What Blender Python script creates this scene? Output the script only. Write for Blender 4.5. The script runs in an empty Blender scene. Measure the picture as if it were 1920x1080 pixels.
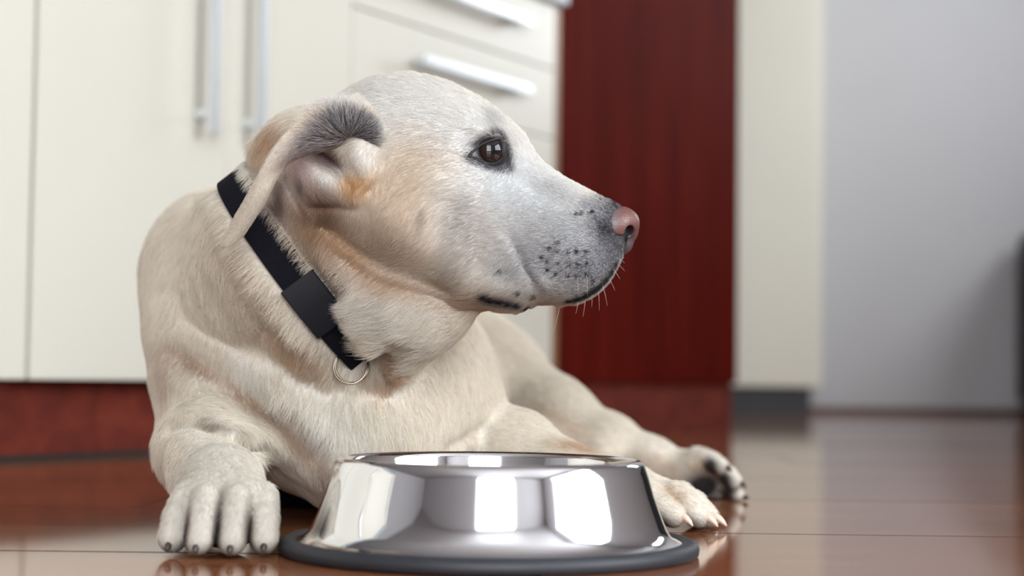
import bpy, bmesh, math, random
import numpy as np
from mathutils import Vector, Matrix
from mathutils.bvhtree import BVHTree

# ------------------------------------------------------------------ camera, sky, exposure
SC = bpy.context.scene
COL = SC.collection
FPX = 3200.0                       # focal length in pixels of the 1920 px wide frame
CAM_Z = 0.12
PITCH, ROLL = math.radians(2.97), math.radians(0.7)
cam_data = bpy.data.cameras.new('camera')
cam_data.sensor_width = 36.0
cam_data.lens = FPX * 36.0 / 1920.0
cam_data.clip_start = 0.02
cam = bpy.data.objects.new('camera', cam_data)
COL.objects.link(cam)
CAM_R = Matrix.Rotation(math.radians(90) + PITCH, 3, 'X') @ Matrix.Rotation(ROLL, 3, 'Z')
cam.matrix_world = Matrix.Translation((0, 0, CAM_Z)) @ CAM_R.to_4x4()
cam_data.dof.use_dof = True
cam_data.dof.focus_distance = 1.248
cam_data.dof.aperture_fstop = 4.0
SC.camera = cam

world = bpy.data.worlds.new('overcast_sky')
SC.world = world
world.use_nodes = True
world.node_tree.nodes['Background'].inputs[0].default_value = (0.93, 0.97, 1.0, 1)
world.node_tree.nodes['Background'].inputs[1].default_value = 12.8

SC.view_settings.view_transform = 'Standard'
SC.view_settings.look = 'None'
SC.view_settings.exposure = 0.0
SC.view_settings.gamma = 1.0
SC.view_settings.use_curve_mapping = False
SC.cycles.use_denoising = True
SC.cycles.max_bounces = 8
SC.cycles.diffuse_bounces = 4
SC.cycles.glossy_bounces = 4
SC.cycles.sample_clamp_indirect = 8.0
SC.cycles.caustics_reflective = False
SC.cycles.caustics_refractive = False


def P(px, py, Y):
    """world point at distance Y in front of the camera that the photo shows at (px, py)"""
    d = CAM_R @ Vector(((px - 960) / FPX, (540 - py) / FPX, -1.0))
    k = Y / d.y
    return Vector((d.x * k, Y, CAM_Z + d.z * k))


# ------------------------------------------------------------------ helpers
def thing(name, label, cat, loc=(0, 0, 0), group=None):
    o = bpy.data.objects.new(name, None)
    COL.objects.link(o)
    o.location = loc
    o.empty_display_size = 0.05
    o['label'] = label
    o['category'] = cat
    if group:
        o['group'] = group
    return o


def link(name, me, mat=None, parent=None, kind=None, label=None, smooth=False):
    o = bpy.data.objects.new(name, me)
    COL.objects.link(o)
    if mat is not None and len(me.materials) == 0:
        me.materials.append(mat)
    if parent is not None:
        o.parent = parent
        pm = Matrix.Translation(parent.location) if parent.type == 'EMPTY' else None
        if pm is not None:
            o.matrix_parent_inverse = (pm @ parent.rotation_euler.to_matrix().to_4x4()).inverted()
    if kind:
        o['kind'] = kind
    if label:
        o['label'] = label
    if smooth:
        me.polygons.foreach_set('use_smooth', [True] * len(me.polygons))
    return o


def bm_mesh(bm, name):
    me = bpy.data.meshes.new(name)
    bm.to_mesh(me)
    bm.free()
    return me


def box_mesh(name, mn, mx, M=None, bevel=0.0, seg=2):
    bm = bmesh.new()
    bmesh.ops.create_cube(bm, size=1.0)
    for v in bm.verts:
        v.co = Vector([(mn[i] + mx[i]) / 2 + v.co[i] * (mx[i] - mn[i]) for i in range(3)])
    if bevel > 0:
        bmesh.ops.bevel(bm, geom=bm.edges[:], offset=bevel, segments=seg, affect='EDGES', profile=0.7)
    if M is not None:
        bm.transform(M)
    return bm_mesh(bm, name)


def tube_bm(pts, radii, seg=12, closed=False, bm=None):
    bm = bm or bmesh.new()
    pts = [Vector(p) for p in pts]
    n = len(pts)
    rings = []
    up = None
    for i, p in enumerate(pts):
        if closed:
            t = (pts[(i + 1) % n] - pts[i - 1]).normalized()
        else:
            t = (pts[min(i + 1, n - 1)] - pts[max(i - 1, 0)]).normalized()
        if up is None:
            up = Vector((0, 0, 1)) if abs(t.z) < 0.9 else Vector((1, 0, 0))
        s = t.cross(up).normalized()
        up = s.cross(t).normalized()
        r = radii[i] if hasattr(radii, '__len__') else radii
        rings.append([bm.verts.new(p + (s * math.cos(a) + up * math.sin(a)) * r)
                      for a in [2 * math.pi * j / seg for j in range(seg)]])
    m = n if closed else n - 1
    for i in range(m):
        a, b = rings[i], rings[(i + 1) % n]
        for j in range(seg):
            bm.faces.new((a[j], a[(j + 1) % seg], b[(j + 1) % seg], b[j]))
    if not closed:
        bm.faces.new(list(reversed(rings[0])))
        bm.faces.new(rings[-1])
    return bm


def lathe_bm(profile, seg=96, close=False):
    bm = bmesh.new()
    rings = []
    for r, z in profile:
        if r < 1e-6:
            rings.append([bm.verts.new((0, 0, z))])
        else:
            rings.append([bm.verts.new((r * math.cos(2 * math.pi * j / seg), r * math.sin(2 * math.pi * j / seg), z))
                          for j in range(seg)])
    pairs = list(zip(rings, rings[1:])) + ([(rings[-1], rings[0])] if close else [])
    for a, b in pairs:
        for j in range(seg):
            k = (j + 1) % seg
            if len(a) == 1 and len(b) == 1:
                continue
            if len(a) == 1:
                bm.faces.new((a[0], b[k], b[j]))
            elif len(b) == 1:
                bm.faces.new((a[j], a[k], b[0]))
            else:
                bm.faces.new((a[j], a[k], b[k], b[j]))
    bmesh.ops.recalc_face_normals(bm, faces=bm.faces[:])
    return bm


# ------------------------------------------------------------------ materials
class NT:
    def __init__(self, name):
        self.m = bpy.data.materials.new(name)
        self.m.use_nodes = True
        self.t = self.m.node_tree
        self.b = self.t.nodes['Principled BSDF']

    def n(self, kind, **kw):
        nd = self.t.nodes.new(kind)
        for k, v in kw.items():
            if hasattr(nd, k):
                setattr(nd, k, v)
            else:
                nd.inputs[k.replace('_', ' ')].default_value = v
        return nd

    def l(self, a, b):
        self.t.links.new(a, b)

    def set(self, **kw):
        for k, v in kw.items():
            self.b.inputs[k.replace('_', ' ')].default_value = v
        return self


def rgba(c):
    return (c[0], c[1], c[2], 1.0)


def ramp(nt, stops):
    r = nt.n('ShaderNodeValToRGB')
    e = r.color_ramp.elements
    while len(e) < len(stops):
        e.new(0.5)
    for el, (p, c) in zip(e, stops):
        el.position = p
        el.color = rgba(c)
    return r


def plain(name, col, rough=0.5, metal=0.0, spec=0.5, noise=0.04, scale=6.0, bump=0.0, bscale=200.0, coat=0.0):
    nt = NT(name)
    nt.set(Roughness=rough, Metallic=metal, Specular_IOR_Level=spec, Coat_Weight=coat)
    tc = nt.n('ShaderNodeTexCoord')
    nz = nt.n('ShaderNodeTexNoise', Scale=scale, Detail=4.0)
    nt.l(tc.outputs['Object'], nz.inputs['Vector'])
    r = ramp(nt, [(0.3, [c * (1 - noise) for c in col]), (0.7, [min(1, c * (1 + noise)) for c in col])])
    nt.l(nz.outputs['Fac'], r.inputs['Fac'])
    nt.l(r.outputs['Color'], nt.b.inputs['Base Color'])
    if bump > 0:
        n2 = nt.n('ShaderNodeTexNoise', Scale=bscale, Detail=3.0)
        nt.l(tc.outputs['Object'], n2.inputs['Vector'])
        bp = nt.n('ShaderNodeBump', Strength=bump, Distance=0.002)
        nt.l(n2.outputs['Fac'], bp.inputs['Height'])
        nt.l(bp.outputs['Normal'], nt.b.inputs['Normal'])
    return nt.m


def wood(name, dark, mid, light, stretch=(2.0, 14.0, 14.0), rough=0.3, random_tone=0.0, coat=0.0, bump=0.02, spec=0.5):
    nt = NT(name)
    tc = nt.n('ShaderNodeTexCoord')
    mp = nt.n('ShaderNodeMapping')
    mp.inputs['Scale'].default_value = stretch
    nt.l(tc.outputs['Object'], mp.inputs['Vector'])
    oi = nt.n('ShaderNodeObjectInfo')
    ad = nt.n('ShaderNodeVectorMath', operation='ADD')
    sc = nt.n('ShaderNodeVectorMath', operation='SCALE')
    cb = nt.n('ShaderNodeCombineXYZ')
    nt.l(oi.outputs['Random'], cb.inputs[0]); nt.l(oi.outputs['Random'], cb.inputs[1])
    nt.l(cb.outputs[0], sc.inputs[0]); sc.inputs['Scale'].default_value = 37.0
    nt.l(mp.outputs[0], ad.inputs[0]); nt.l(sc.outputs[0], ad.inputs[1])
    nz = nt.n('ShaderNodeTexNoise', Scale=1.6, Detail=8.0, Roughness=0.62, Distortion=0.6)
    nt.l(ad.outputs[0], nz.inputs['Vector'])
    r = ramp(nt, [(0.28, dark), (0.5, mid), (0.74, light)])
    nt.l(nz.outputs['Fac'], r.inputs['Fac'])
    out = r.outputs['Color']
    if random_tone > 0:
        hs = nt.n('ShaderNodeHueSaturation')
        mr = nt.n('ShaderNodeMapRange')
        mr.inputs['To Min'].default_value = 1 - random_tone
        mr.inputs['To Max'].default_value = 1 + random_tone
        nt.l(oi.outputs['Random'], mr.inputs['Value'])
        nt.l(mr.outputs[0], hs.inputs['Value'])
        nt.l(out, hs.inputs['Color'])
        out = hs.outputs['Color']
    nt.l(out, nt.b.inputs['Base Color'])
    bp = nt.n('ShaderNodeBump', Strength=bump, Distance=0.002)
    nt.l(nz.outputs['Fac'], bp.inputs['Height'])
    nt.l(bp.outputs['Normal'], nt.b.inputs['Normal'])
    nt.set(Roughness=rough, Coat_Weight=coat, Coat_Roughness=0.08, Specular_IOR_Level=spec)
    return nt.m


M_CREAM = plain('cream_lacquer', (0.60, 0.588, 0.515), rough=0.35, noise=0.012, scale=3)
M_CREAM2 = plain('pale_cream_lacquer', (0.70, 0.68, 0.58), rough=0.4, noise=0.012, scale=3)
M_MAHOG = wood('mahogany_veneer', (0.05, 0.0035, 0.002), (0.078, 0.0055, 0.003), (0.105, 0.009, 0.005), stretch=(9, 9, 1.2), rough=0.6, spec=0.015)
M_PLINTH = wood('red_brown_plinth', (0.075, 0.014, 0.010), (0.12, 0.022, 0.014), (0.17, 0.034, 0.02), stretch=(1.2, 12, 12), rough=0.5, spec=0.15)
M_EDGE = wood('brown_edge_wood', (0.16, 0.08, 0.04), (0.24, 0.12, 0.06), (0.32, 0.17, 0.09), stretch=(9, 9, 1.2), rough=0.4)
M_DARK = plain('dark_recess', (0.012, 0.008, 0.006), rough=0.7)
M_CARCASS = plain('cabinet_carcass', (0.30, 0.29, 0.20), rough=0.6)
M_CHROME = plain('brushed_chrome', (0.72, 0.75, 0.78), rough=0.42, metal=1.0, noise=0.02)
M_TOP = plain('grey_blue_worktop', (0.36, 0.42, 0.46), rough=0.3, noise=0.1, scale=60)
M_WALL = plain('painted_plaster', (0.505, 0.50, 0.515), rough=0.9, noise=0.015, scale=2, bump=0.05, bscale=150)
M_CEIL = plain('white_ceiling_paint', (0.40, 0.40, 0.41), rough=0.95, noise=0.01)
M_BASE = wood('baseboard_wood', (0.05, 0.02, 0.01), (0.085, 0.035, 0.018), (0.12, 0.05, 0.03), stretch=(1.2, 12, 12), rough=0.4)
M_FRAME = plain('white_window_frame', (0.75, 0.75, 0.75), rough=0.4, noise=0.01)
M_PLANK = wood('oak_laminate', (0.165, 0.058, 0.024), (0.235, 0.088, 0.039), (0.30, 0.124, 0.06), stretch=(1.6, 16, 16), rough=0.075, random_tone=0.12, coat=0.0, bump=0.0, spec=0.5)
M_SUB = plain('floor_joint', (0.035, 0.014, 0.009), rough=0.6, spec=0.1)
M_BLACK = plain('black_plastic', (0.012, 0.012, 0.016), rough=0.5)

# ------------------------------------------------------------------ room shell
XL, XR, YB, YF, ZC = -3.3, 2.45, -1.7, 6.42, 2.5


def structure(name, me, mat):
    return link(name, me, mat, kind='structure')


floor = structure('floor', box_mesh('floor', (XL, YB, -0.03), (XR, YF, -0.0075)), M_SUB)
PW, PL = 0.19, 1.28
rng = random.Random(4)
plank_cache = {}
row = 0
y = YB
PW_OFF = 0.06
while y < YF:
    y0, y1 = y, min(y + PW, YF)
    x = XL - rng.uniform(0.1, PL)
    while x < XR:
        x0, x1 = max(x, XL), min(x + PL, XR)
        if x1 - x0 > 0.03:
            vis = abs((x0 + x1) / 2) - 0.7 < 0.36 * max(y1, 0.9) and y1 > 0.5
            key = (round(x1 - x0, 3), round(y1 - y0, 3))
            if key not in plank_cache:
                plank_cache[key] = box_mesh('plank', (-(x1 - x0) / 2 + 0.0006, -(y1 - y0) / 2 + 0.0006, -0.0075),
                                            ((x1 - x0) / 2 - 0.0006, (y1 - y0) / 2 - 0.0006, 0.0), bevel=0.0004, seg=1)
                pm = plank_cache[key]
                pm.materials.append(M_PLANK)
                pm.materials.append(M_SUB)
                for f in pm.polygons:                       # the chamfered joint edges are dark
                    f.material_index = 0 if f.normal.z > 0.99 else 1
            o = link('plank', plank_cache[key], M_PLANK, parent=floor)
            o.location = ((x0 + x1) / 2, (y0 + y1) / 2, -rng.uniform(0, 0.0004))
            o.rotation_euler = (rng.uniform(-.0007, .0007), rng.uniform(-.0004, .0004), 0)
        x += PL
    y += PW

structure('ceiling', box_mesh('ceiling', (XL, YB, ZC), (XR, YF, ZC + 0.1)), M_CEIL)
structure('wall_back', box_mesh('wall_back', (XL - .1, YF, -.03), (XR + .12, YF + 0.1, ZC + .02)), M_WALL)
structure('wall_left', box_mesh('wall_left', (XL - 0.1, YB - .1, -.03), (XL, YF, ZC + .02)), M_WALL)
structure('baseboard_back', box_mesh('baseboard_back', (XL, YF - 0.015, 0), (XR, YF, 0.022), bevel=0.003), M_BASE)
structure('baseboard_right', box_mesh('baseboard_right', (XR - .015, YB, 0), (XR, YF, 0.022), bevel=0.003), M_BASE)


def holed_wall(name, axis, pos, thick, lo, hi, holes, mat):
    """wall with rectangular openings; axis 0: wall in the YZ plane at x=pos, axis 1: in the XZ plane at y=pos"""
    us = sorted({lo, hi, *[h[0] for h in holes], *[h[1] for h in holes]})
    zs = sorted({-0.03, ZC + 0.02, *[h[2] for h in holes], *[h[3] for h in holes]})
    bm = bmesh.new()
    for a, b in zip(us, us[1:]):
        for c, d in zip(zs, zs[1:]):
            um, zm = (a + b) / 2, (c + d) / 2
            if any(h[0] < um < h[1] and h[2] < zm < h[3] for h in holes):
                continue
            g = bmesh.ops.create_cube(bm, size=1.0)['verts']
            for v in g:
                u = (a + b) / 2 + v.co.x * (b - a)
                w = pos + thick / 2 + v.co.y * abs(thick)
                z = (c + d) / 2 + v.co.z * (d - c)
                v.co = (w, u, z) if axis == 0 else (u, w, z)
    bmesh.ops.recalc_face_normals(bm, faces=bm.faces[:])
    return structure(name, bm_mesh(bm, name), mat)


HOLES_R = [(-1.05, 1.25, 0.6, 2.3), (4.5, 5.6, 1.1, 2.2)]  # second opening is unseen, added to light the dim far wall
HOLES_F = [(-0.5, 1.05, 0.1, 2.4)]
holed_wall('wall_right', 0, XR, 0.12, YB, YF, HOLES_R, M_WALL)
holed_wall('wall_front', 1, YB, -0.12, XL, XR, HOLES_F, M_WALL)
k = 0
for axis, pos, hs in ((0, XR + 0.05, HOLES_R), (1, YB - 0.05, HOLES_F)):
    for h in hs:
        k += 1
        bm = bmesh.new()
        bars = [(h[0], h[0] + .05, h[2], h[3]), (h[1] - .05, h[1], h[2], h[3]), (h[0], h[1], h[2], h[2] + .05),
                (h[0], h[1], h[3] - .05, h[3])]
        if False:
            bars.append(((h[0] + h[1]) / 2 - .03, (h[0] + h[1]) / 2 + .03, h[2], h[3]))
        for a, b, c, d in bars:
            for v in bmesh.ops.create_cube(bm, size=1.0)['verts']:
                u, w, z = (a + b) / 2 + v.co.x * (b - a), pos + v.co.y * 0.06, (c + d) / 2 + v.co.z * (d - c)
                v.co = (w, u, z) if axis == 0 else (u, w, z)
        structure('window_%d' % k, bm_mesh(bm, 'window'), M_FRAME)
        la = bpy.data.lights.new('window_light', 'AREA')
        la.shape = 'RECTANGLE'
        la.size, la.size_y = h[1] - h[0], h[3] - h[2]
        la.cycles.is_portal = True
        lo = bpy.data.objects.new('window_light', la)
        COL.objects.link(lo)
        c = ((pos + 0.08 if axis == 0 else (h[0] + h[1]) / 2), ((h[0] + h[1]) / 2 if axis == 0 else pos - 0.08), (h[2] + h[3]) / 2)
        lo.location = c
        lo.rotation_euler = (0, math.radians(90), 0) if axis == 0 else (math.radians(90), 0, 0)
        if axis == 0:
            la.size, la.size_y = la.size_y, la.size

# ------------------------------------------------------------------ kitchen run
# local frame of the run: +x along the fronts (away from the camera), +y out into the room, +z up
KDIR = Vector((0.606, 1.0, 0)).normalized()
KOUT = Vector((KDIR.y, -KDIR.x, 0))
C0 = P(0, 865, 2.26)
C0.z = 0
DOORPROUD = 0.045                                   # fronts stand this far in front of the plinth
KM = Matrix((KDIR.to_4d(), KOUT.to_4d(), (0, 0, 1, 0), (0, 0, 0, 1))).transposed()
for i in range(3):
    KM[3][i] = 0
KM = Matrix.Translation(C0) @ Matrix(((KDIR.x, KOUT.x, 0, 0), (KDIR.y, KOUT.y, 0, 0), (0, 0, 1, 0), (0, 0, 0, 1)))


def kx(px):
    """run coordinate of the front plane seen at column px"""
    a = (px - 960) / FPX
    o = C0 + KOUT * DOORPROUD
    return (a * o.y - o.x) / (KDIR.x - a * KDIR.y)


def bar_handle(parent, a, b, name='handle'):
    """bar with two posts; a, b: end points of the bar in run coordinates (x, z)"""
    vert = abs(a[0] - b[0]) < 1e-4
    y = DOORPROUD
    h = box_mesh('handle', (min(a[0], b[0]) - (.008 if vert else 0), y + .026, min(a[1], b[1]) - (0 if vert else .008)),
                 (max(a[0], b[0]) + (.008 if vert else 0), y + .036, max(a[1], b[1]) + (0 if vert else .008)), KM, bevel=.002)
    ho = link(name, h, M_CHROME, parent=parent)
    for e, s in ((a, 1), (b, -1)):
        dx, dz = ((0, .03 * (1 if b[1] > a[1] else -1)) if vert else (.03, 0))
        px_, pz_ = e[0] + dx * s, e[1] + dz * s
        p = box_mesh('post', (px_ - .007, y + .0005, pz_ - .007), (px_ + .007, y + .027, pz_ + .007), KM, bevel=.0015)
        q = bpy.data.objects.new('post', p)
        p.materials.append(M_CHROME)
        COL.objects.link(q)
        q.parent = ho
        q.matrix_parent_inverse = ho.matrix_parent_inverse.inverted() if False else Matrix.Identity(4)
    return ho


def front(name, parent, x0, x1, z0, z1, mat, y0=0.025, gap=0.0014, gx0=0.0012, gx1=0.0012):
    return link(name, box_mesh(name, (x0 + gx0, y0, z0 + gap), (x1 - gx1, DOORPROUD, z1 - gap), KM, bevel=.0018), mat, parent=parent)


XG = kx(55)                       # joint between the two units on the left
XS = kx(418)                      # joint between the pair of doors
XD = kx(652)                      # doors | drawers
XE = kx(1036)                     # end of the base units
XT0, XT1 = kx(1051), kx(1384)     # tall mahogany unit
Z0, ZT = 0.107, 0.872
DEPTH = 0.56
K0 = KM @ Vector((0, 0, 0))


def base_unit(name, label, x0, x1, cat='cabinet', group=None):
    t = thing(name, label, cat, KM @ Vector(((x0 + x1) / 2, 0, 0)), group)
    link('carcass', box_mesh('carcass', (x0 + .001, -DEPTH, Z0 + .012), (x1 - .001, .0235, ZT - .004), KM, bevel=.001), M_CARCASS, parent=t)
    return t


xs = [XG]
for w in (0.6, 0.6, 0.6):
    xs.append(xs[-1] - w)
for i in range(3):
    lab = ['cream one-door base cabinet with dark joint left of the double-door cabinet',
           'cream base cabinet outside the left edge of the frame',
           'cream base cabinet nearest the viewer beyond the left frame edge'][i]
    t = base_unit('base_cabinet', lab, xs[i + 1], xs[i])
    d = front('door', t, xs[i + 1], xs[i], Z0, ZT, M_CREAM, gx1=.0032)
    bar_handle(d, (xs[i + 1] + .05, 0.47), (xs[i + 1] + .05, 0.80))
t = base_unit('base_cabinet', 'cream double-door cabinet with a pair of vertical bar handles behind the dog', XG, XD)
d = front('door', t, XG, XS, Z0, ZT, M_CREAM, gx0=.0032, gx1=.0007)
HZ = 0.472
bar_handle(d, (kx(362) , HZ), (kx(362), HZ + .36))
d = front('door', t, XS, XD, Z0, ZT, M_CREAM, gx0=.0007)
bar_handle(d, (kx(453), HZ), (kx(453), HZ + .36))
t = base_unit('drawer_cabinet', 'cream drawer cabinet with horizontal bar handles above the dog\'s head', XD, XE)
zs = [ZT, 0.738, 0.598, 0.355, Z0]
for z1, z0 in zip(zs, zs[1:]):
    d = front('drawer', t, XD, XE, z0, z1, M_CREAM)
    hz = z1 - .066
    bar_handle(d, (kx(757), hz), (kx(966), hz))
t = thing('worktop', 'blue-grey kitchen worktop over the cream base cabinets', 'worktop', KM @ Vector((0, -.25, ZT)))
link('slab', box_mesh('slab', (xs[-1], -DEPTH - .02, ZT), (kx(1047), DOORPROUD + .018, ZT + .038), KM, bevel=.004), M_TOP, parent=t)
t = thing('plinth_board', 'long red-brown plinth board under the cream base cabinets', 'plinth', KM @ Vector((0.2, 0, 0)))
link('board', box_mesh('board', (xs[-1], -.018, 0.006), (XE, 0, Z0 + .008), KM, bevel=.001), M_PLINTH, parent=t)
link('seal_strip', box_mesh('seal_strip', (xs[-1], -.016, 0.0), (XE, .002, 0.0075), KM), M_DARK, parent=t, label='dark sealing strip along the floor')
t = thing('filler_panel', 'narrow lighter brown filler board between drawers and tall red-brown cupboard', 'panel', KM @ Vector((XE, 0, 0)))
link('board', box_mesh('board', (XE + .001, -DEPTH, 0), (XT0 - .001, DOORPROUD - .004, ZT - .001), KM, bevel=.001), M_EDGE, parent=t)
t = thing('tall_cupboard', 'tall dark red-brown wooden cupboard behind the dog\'s nose', 'cupboard', KM @ Vector(((XT0 + XT1) / 2, 0, 0)))
link('carcass', box_mesh('carcass', (XT0, -DEPTH, Z0 + .01), (XT1, .024, 2.1), KM, bevel=.001), M_MAHOG, parent=t)
link('door', box_mesh('door', (XT0 + .001, .0255, Z0 + .004), (XT1 - .001, DOORPROUD, 2.09), KM, bevel=.0015), M_MAHOG, parent=t)
link('plinth', box_mesh('plinth', (XT0, -.2, 0), (XT1, .03, Z0 + .009), KM, bevel=.001), M_PLINTH, parent=t)

# pale cupboard standing at the far wall
a, b = P(1386, 725, 6.02), P(1541, 725, 6.02)
t = thing('far_cupboard', 'tall pale cream cupboard on a dark recessed base by the far wall', 'cupboard', ((a.x + b.x) / 2, 6.2, 0))
link('carcass', box_mesh('carcass', (a.x - .35, 6.02, a.z), (b.x, YF - .02, 2.05), bevel=.003), M_CREAM2, parent=t)
link('door', box_mesh('door', (a.x - .34, 6.0, a.z + .003), (b.x - .012, 6.018, 2.045), bevel=.003), M_CREAM2, parent=t)
link('base', box_mesh('base', (a.x - .35, 6.05, 0), (b.x - .035, YF - .02, a.z + .002)), M_BLACK, parent=t, label='black recessed base')
# dark low piece of furniture along the right wall; only its far end shows at the frame edge
q = P(1913, 442, 6.34)
t = thing('sideboard', 'low black sideboard along the right wall, seen as a dark sliver at the frame edge', 'sideboard', ((q.x + XR) / 2, 5.4, 0))
link('body', box_mesh('body', (q.x + .006, 4.6, .05), (XR - .02, 6.335, q.z - .025), bevel=.004), M_BLACK, parent=t)
link('top', box_mesh('top', (q.x, 4.59, q.z - .025), (XR - .015, 6.345, q.z), bevel=.004), M_BLACK, parent=t)
link('plinth', box_mesh('plinth', (q.x + .012, 4.62, 0), (XR - .03, 6.32, .052), bevel=.002), M_BLACK, parent=t)
for k in range(3):
    link('door', box_mesh('door', (q.x - .012, 4.62 + k * .572, .06), (q.x + .006, 4.62 + k * .572 + .566, q.z - .03), bevel=.002), M_BLACK, parent=t)

# black layers added as the deep shade in the gap under the dog's chest
M_GAP_FILL = plain('dark_gap_fill', (0.006, 0.006, 0.010), rough=0.95, spec=0.1, noise=0.2, scale=60)
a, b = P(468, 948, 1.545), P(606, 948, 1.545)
t = thing('dark_gap_fill', 'folded black cloth on the floor in the gap under the dog\'s chest', 'filler', ((a.x + b.x) / 2, 1.57, 0))
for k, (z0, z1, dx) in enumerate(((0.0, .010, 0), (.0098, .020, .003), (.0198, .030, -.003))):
    link('fold', box_mesh('fold', (a.x + .01 + dx, 1.535 + .002 * k, z0), (b.x - .014 * k + dx, 1.585, z1), bevel=.0055, seg=3), M_GAP_FILL, parent=t, smooth=True)

# ------------------------------------------------------------------ steel bowl
M_STEEL = plain('polished_steel', (0.74, 0.74, 0.75), rough=0.06, metal=1.0, noise=0.01)
M_RUBBER = plain('black_rubber', (0.016, 0.018, 0.024), rough=0.55, noise=0.1, scale=40)
BC = Vector((P(916.5, 1035, 1.172).x, 1.172, 0))
t = thing('dog_bowl', 'round stainless steel dog bowl with a black rubber foot ring', 'bowl', BC)
RR = 0.1015
outer = [(RR, .0640), (RR + .0022, .0632), (RR + .0038, .0612), (RR + .0060, .055), (.1120, .040), (.1165, .028), (.1205, .018),
         (.1240, .0125), (.1300, .0095), (.1345, .0086)]
inner = [(.1345, .0078), (.1235, .0110), (.1192, .0175), (.1150, .028), (.1105, .040), (RR + .0044, .055), (RR + .0018, .0608), (RR - .0015, .0622)]
bowl_in = [(RR - .0045, .0600), (.0950, .0480), (.0905, .030), (.084, .017), (.072, .0105), (.040, .0090), (0, .0088)]
rim = [(RR - .0045, .0612), (RR - .0036, .0630), (RR - .0014, .0642)]
link('skirt', bm_mesh(lathe_bm([(RR - .0014, .0642)] + outer + inner, 128, close=True), 'skirt'), M_STEEL, parent=t, smooth=True).location = BC
link('dish', bm_mesh(lathe_bm([(RR - .0014, .0641), (RR - .0036, .0630)] + bowl_in, 128), 'dish'), M_STEEL, parent=t, smooth=True).location = BC
ringp = [(.1305, .0075), (.1320, .0100), (.1370, .0108), (.1412, .0092), (.1430, .0055), (.1425, .0015), (.1405, 0.0), (.1330, 0.0), (.1308, .002)]
link('rubber_ring', bm_mesh(lathe_bm(ringp, 128, close=True), 'rubber_ring'), M_RUBBER, parent=t, smooth=True, label='black rubber foot ring').location = BC
for o in t.children:
    o.matrix_parent_inverse = Matrix.Identity(4)
    o.location = (0, 0, 0)

DRAFT = False

# ------------------------------------------------------------------ dog: implicit body
def V(p):
    return np.array(p, dtype=np.float64)


class Field:
    """signed distance samples on a regular grid; shapes are blended in locally"""
    def __init__(self, lo, hi, res):
        self.lo, self.res = V(lo), res
        self.n = np.ceil((V(hi) - self.lo) / res).astype(int) + 1
        self.F = np.full(self.n, 0.2, dtype=np.float32)

    def box(self, lo, hi):
        i0 = np.clip(np.floor((V(lo) - self.lo) / self.res).astype(int), 0, self.n)
        i1 = np.clip(np.ceil((V(hi) - self.lo) / self.res).astype(int) + 1, 0, self.n)
        s = tuple(slice(a, b) for a, b in zip(i0, i1))
        ax = [(self.lo[i] + np.arange(i0[i], i1[i]) * self.res).astype(np.float32) for i in range(3)]
        return s, ax[0][:, None, None], ax[1][None, :, None], ax[2][None, None, :]

    def add(self, fn, lo, hi, k):
        m = k + 3 * self.res
        s, X, Y, Z = self.box(V(lo) - m, V(hi) + m)
        if min(X.size, Y.size, Z.size) == 0:
            return
        d = fn(X, Y, Z).astype(np.float32)
        f = self.F[s]
        if k > 0:
            h = np.maximum(k - np.abs(f - d), 0) / k
            self.F[s] = np.minimum(f, d) - h * h * (k * 0.25)
        else:
            self.F[s] = np.minimum(f, d)

    def cut(self, fn, lo, hi, k):
        s, X, Y, Z = self.box(V(lo) - k, V(hi) + k)
        d = -fn(X, Y, Z).astype(np.float32)
        f = self.F[s]
        h = np.maximum(k - np.abs(f - d), 0) / k
        self.F[s] = np.maximum(f, d) + h * h * (k * 0.25)

    def mesh(self):
        import openvdb
        g = openvdb.FloatGrid(background=0.2)
        g.copyFromArray(self.F.astype(np.float32))
        pts, quads = g.convertToQuads()
        return pts.astype(np.float64) * self.res + self.lo, quads[:, ::-1].astype(np.int64)


def cone_fn(a, b, ra, rb, sq=None):
    a, b = V(a), V(b)
    ab = b - a
    L2 = float(ab @ ab)

    def fn(X, Y, Z):
        t = np.clip(((X - a[0]) * ab[0] + (Y - a[1]) * ab[1] + (Z - a[2]) * ab[2]) / L2, 0, 1)
        d = np.sqrt((X - a[0] - t * ab[0]) ** 2 + (Y - a[1] - t * ab[1]) ** 2 + (Z - a[2] - t * ab[2]) ** 2)
        return d - (ra + t * (rb - ra))
    lo = np.minimum(a - ra, b - rb)
    hi = np.maximum(a + ra, b + rb)
    return fn, lo, hi


def ell_fn(c, r, axes=None):
    c, r = V(c), V(r)
    A = np.eye(3) if axes is None else np.array(axes, dtype=np.float64)

    def fn(X, Y, Z):
        x, y, z = X - c[0], Y - c[1], Z - c[2]
        u = [A[i, 0] * x + A[i, 1] * y + A[i, 2] * z for i in range(3)]
        k0 = np.sqrt((u[0] / r[0]) ** 2 + (u[1] / r[1]) ** 2 + (u[2] / r[2]) ** 2)
        k1 = np.sqrt((u[0] / r[0] ** 2) ** 2 + (u[1] / r[1] ** 2) ** 2 + (u[2] / r[2] ** 2) ** 2) + 1e-9
        return k0 * (k0 - 1) / k1
    m = r.max() if axes is not None else r
    return fn, c - m, c + m


def frame_axes(fwd, up):
    f = Vector(fwd).normalized()
    u = Vector(up)
    u = (u - f * u.dot(f)).normalized()
    s = f.cross(u)
    return f, s, u


def chain(F, pts, k, k0=None):
    for i in range(len(pts) - 1):
        (a, ra), (b, rb) = pts[i], pts[i + 1]
        F.add(*cone_fn(a, b, ra, rb), k if (i or k0 is None) else k0)


def bezier(F, pts, k):
    chain(F, pts, k)


F = Field((-0.42, 1.04, -0.004), (0.30, 2.22, 0.375), 0.0022 if not DRAFT else 0.0035)

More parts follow.
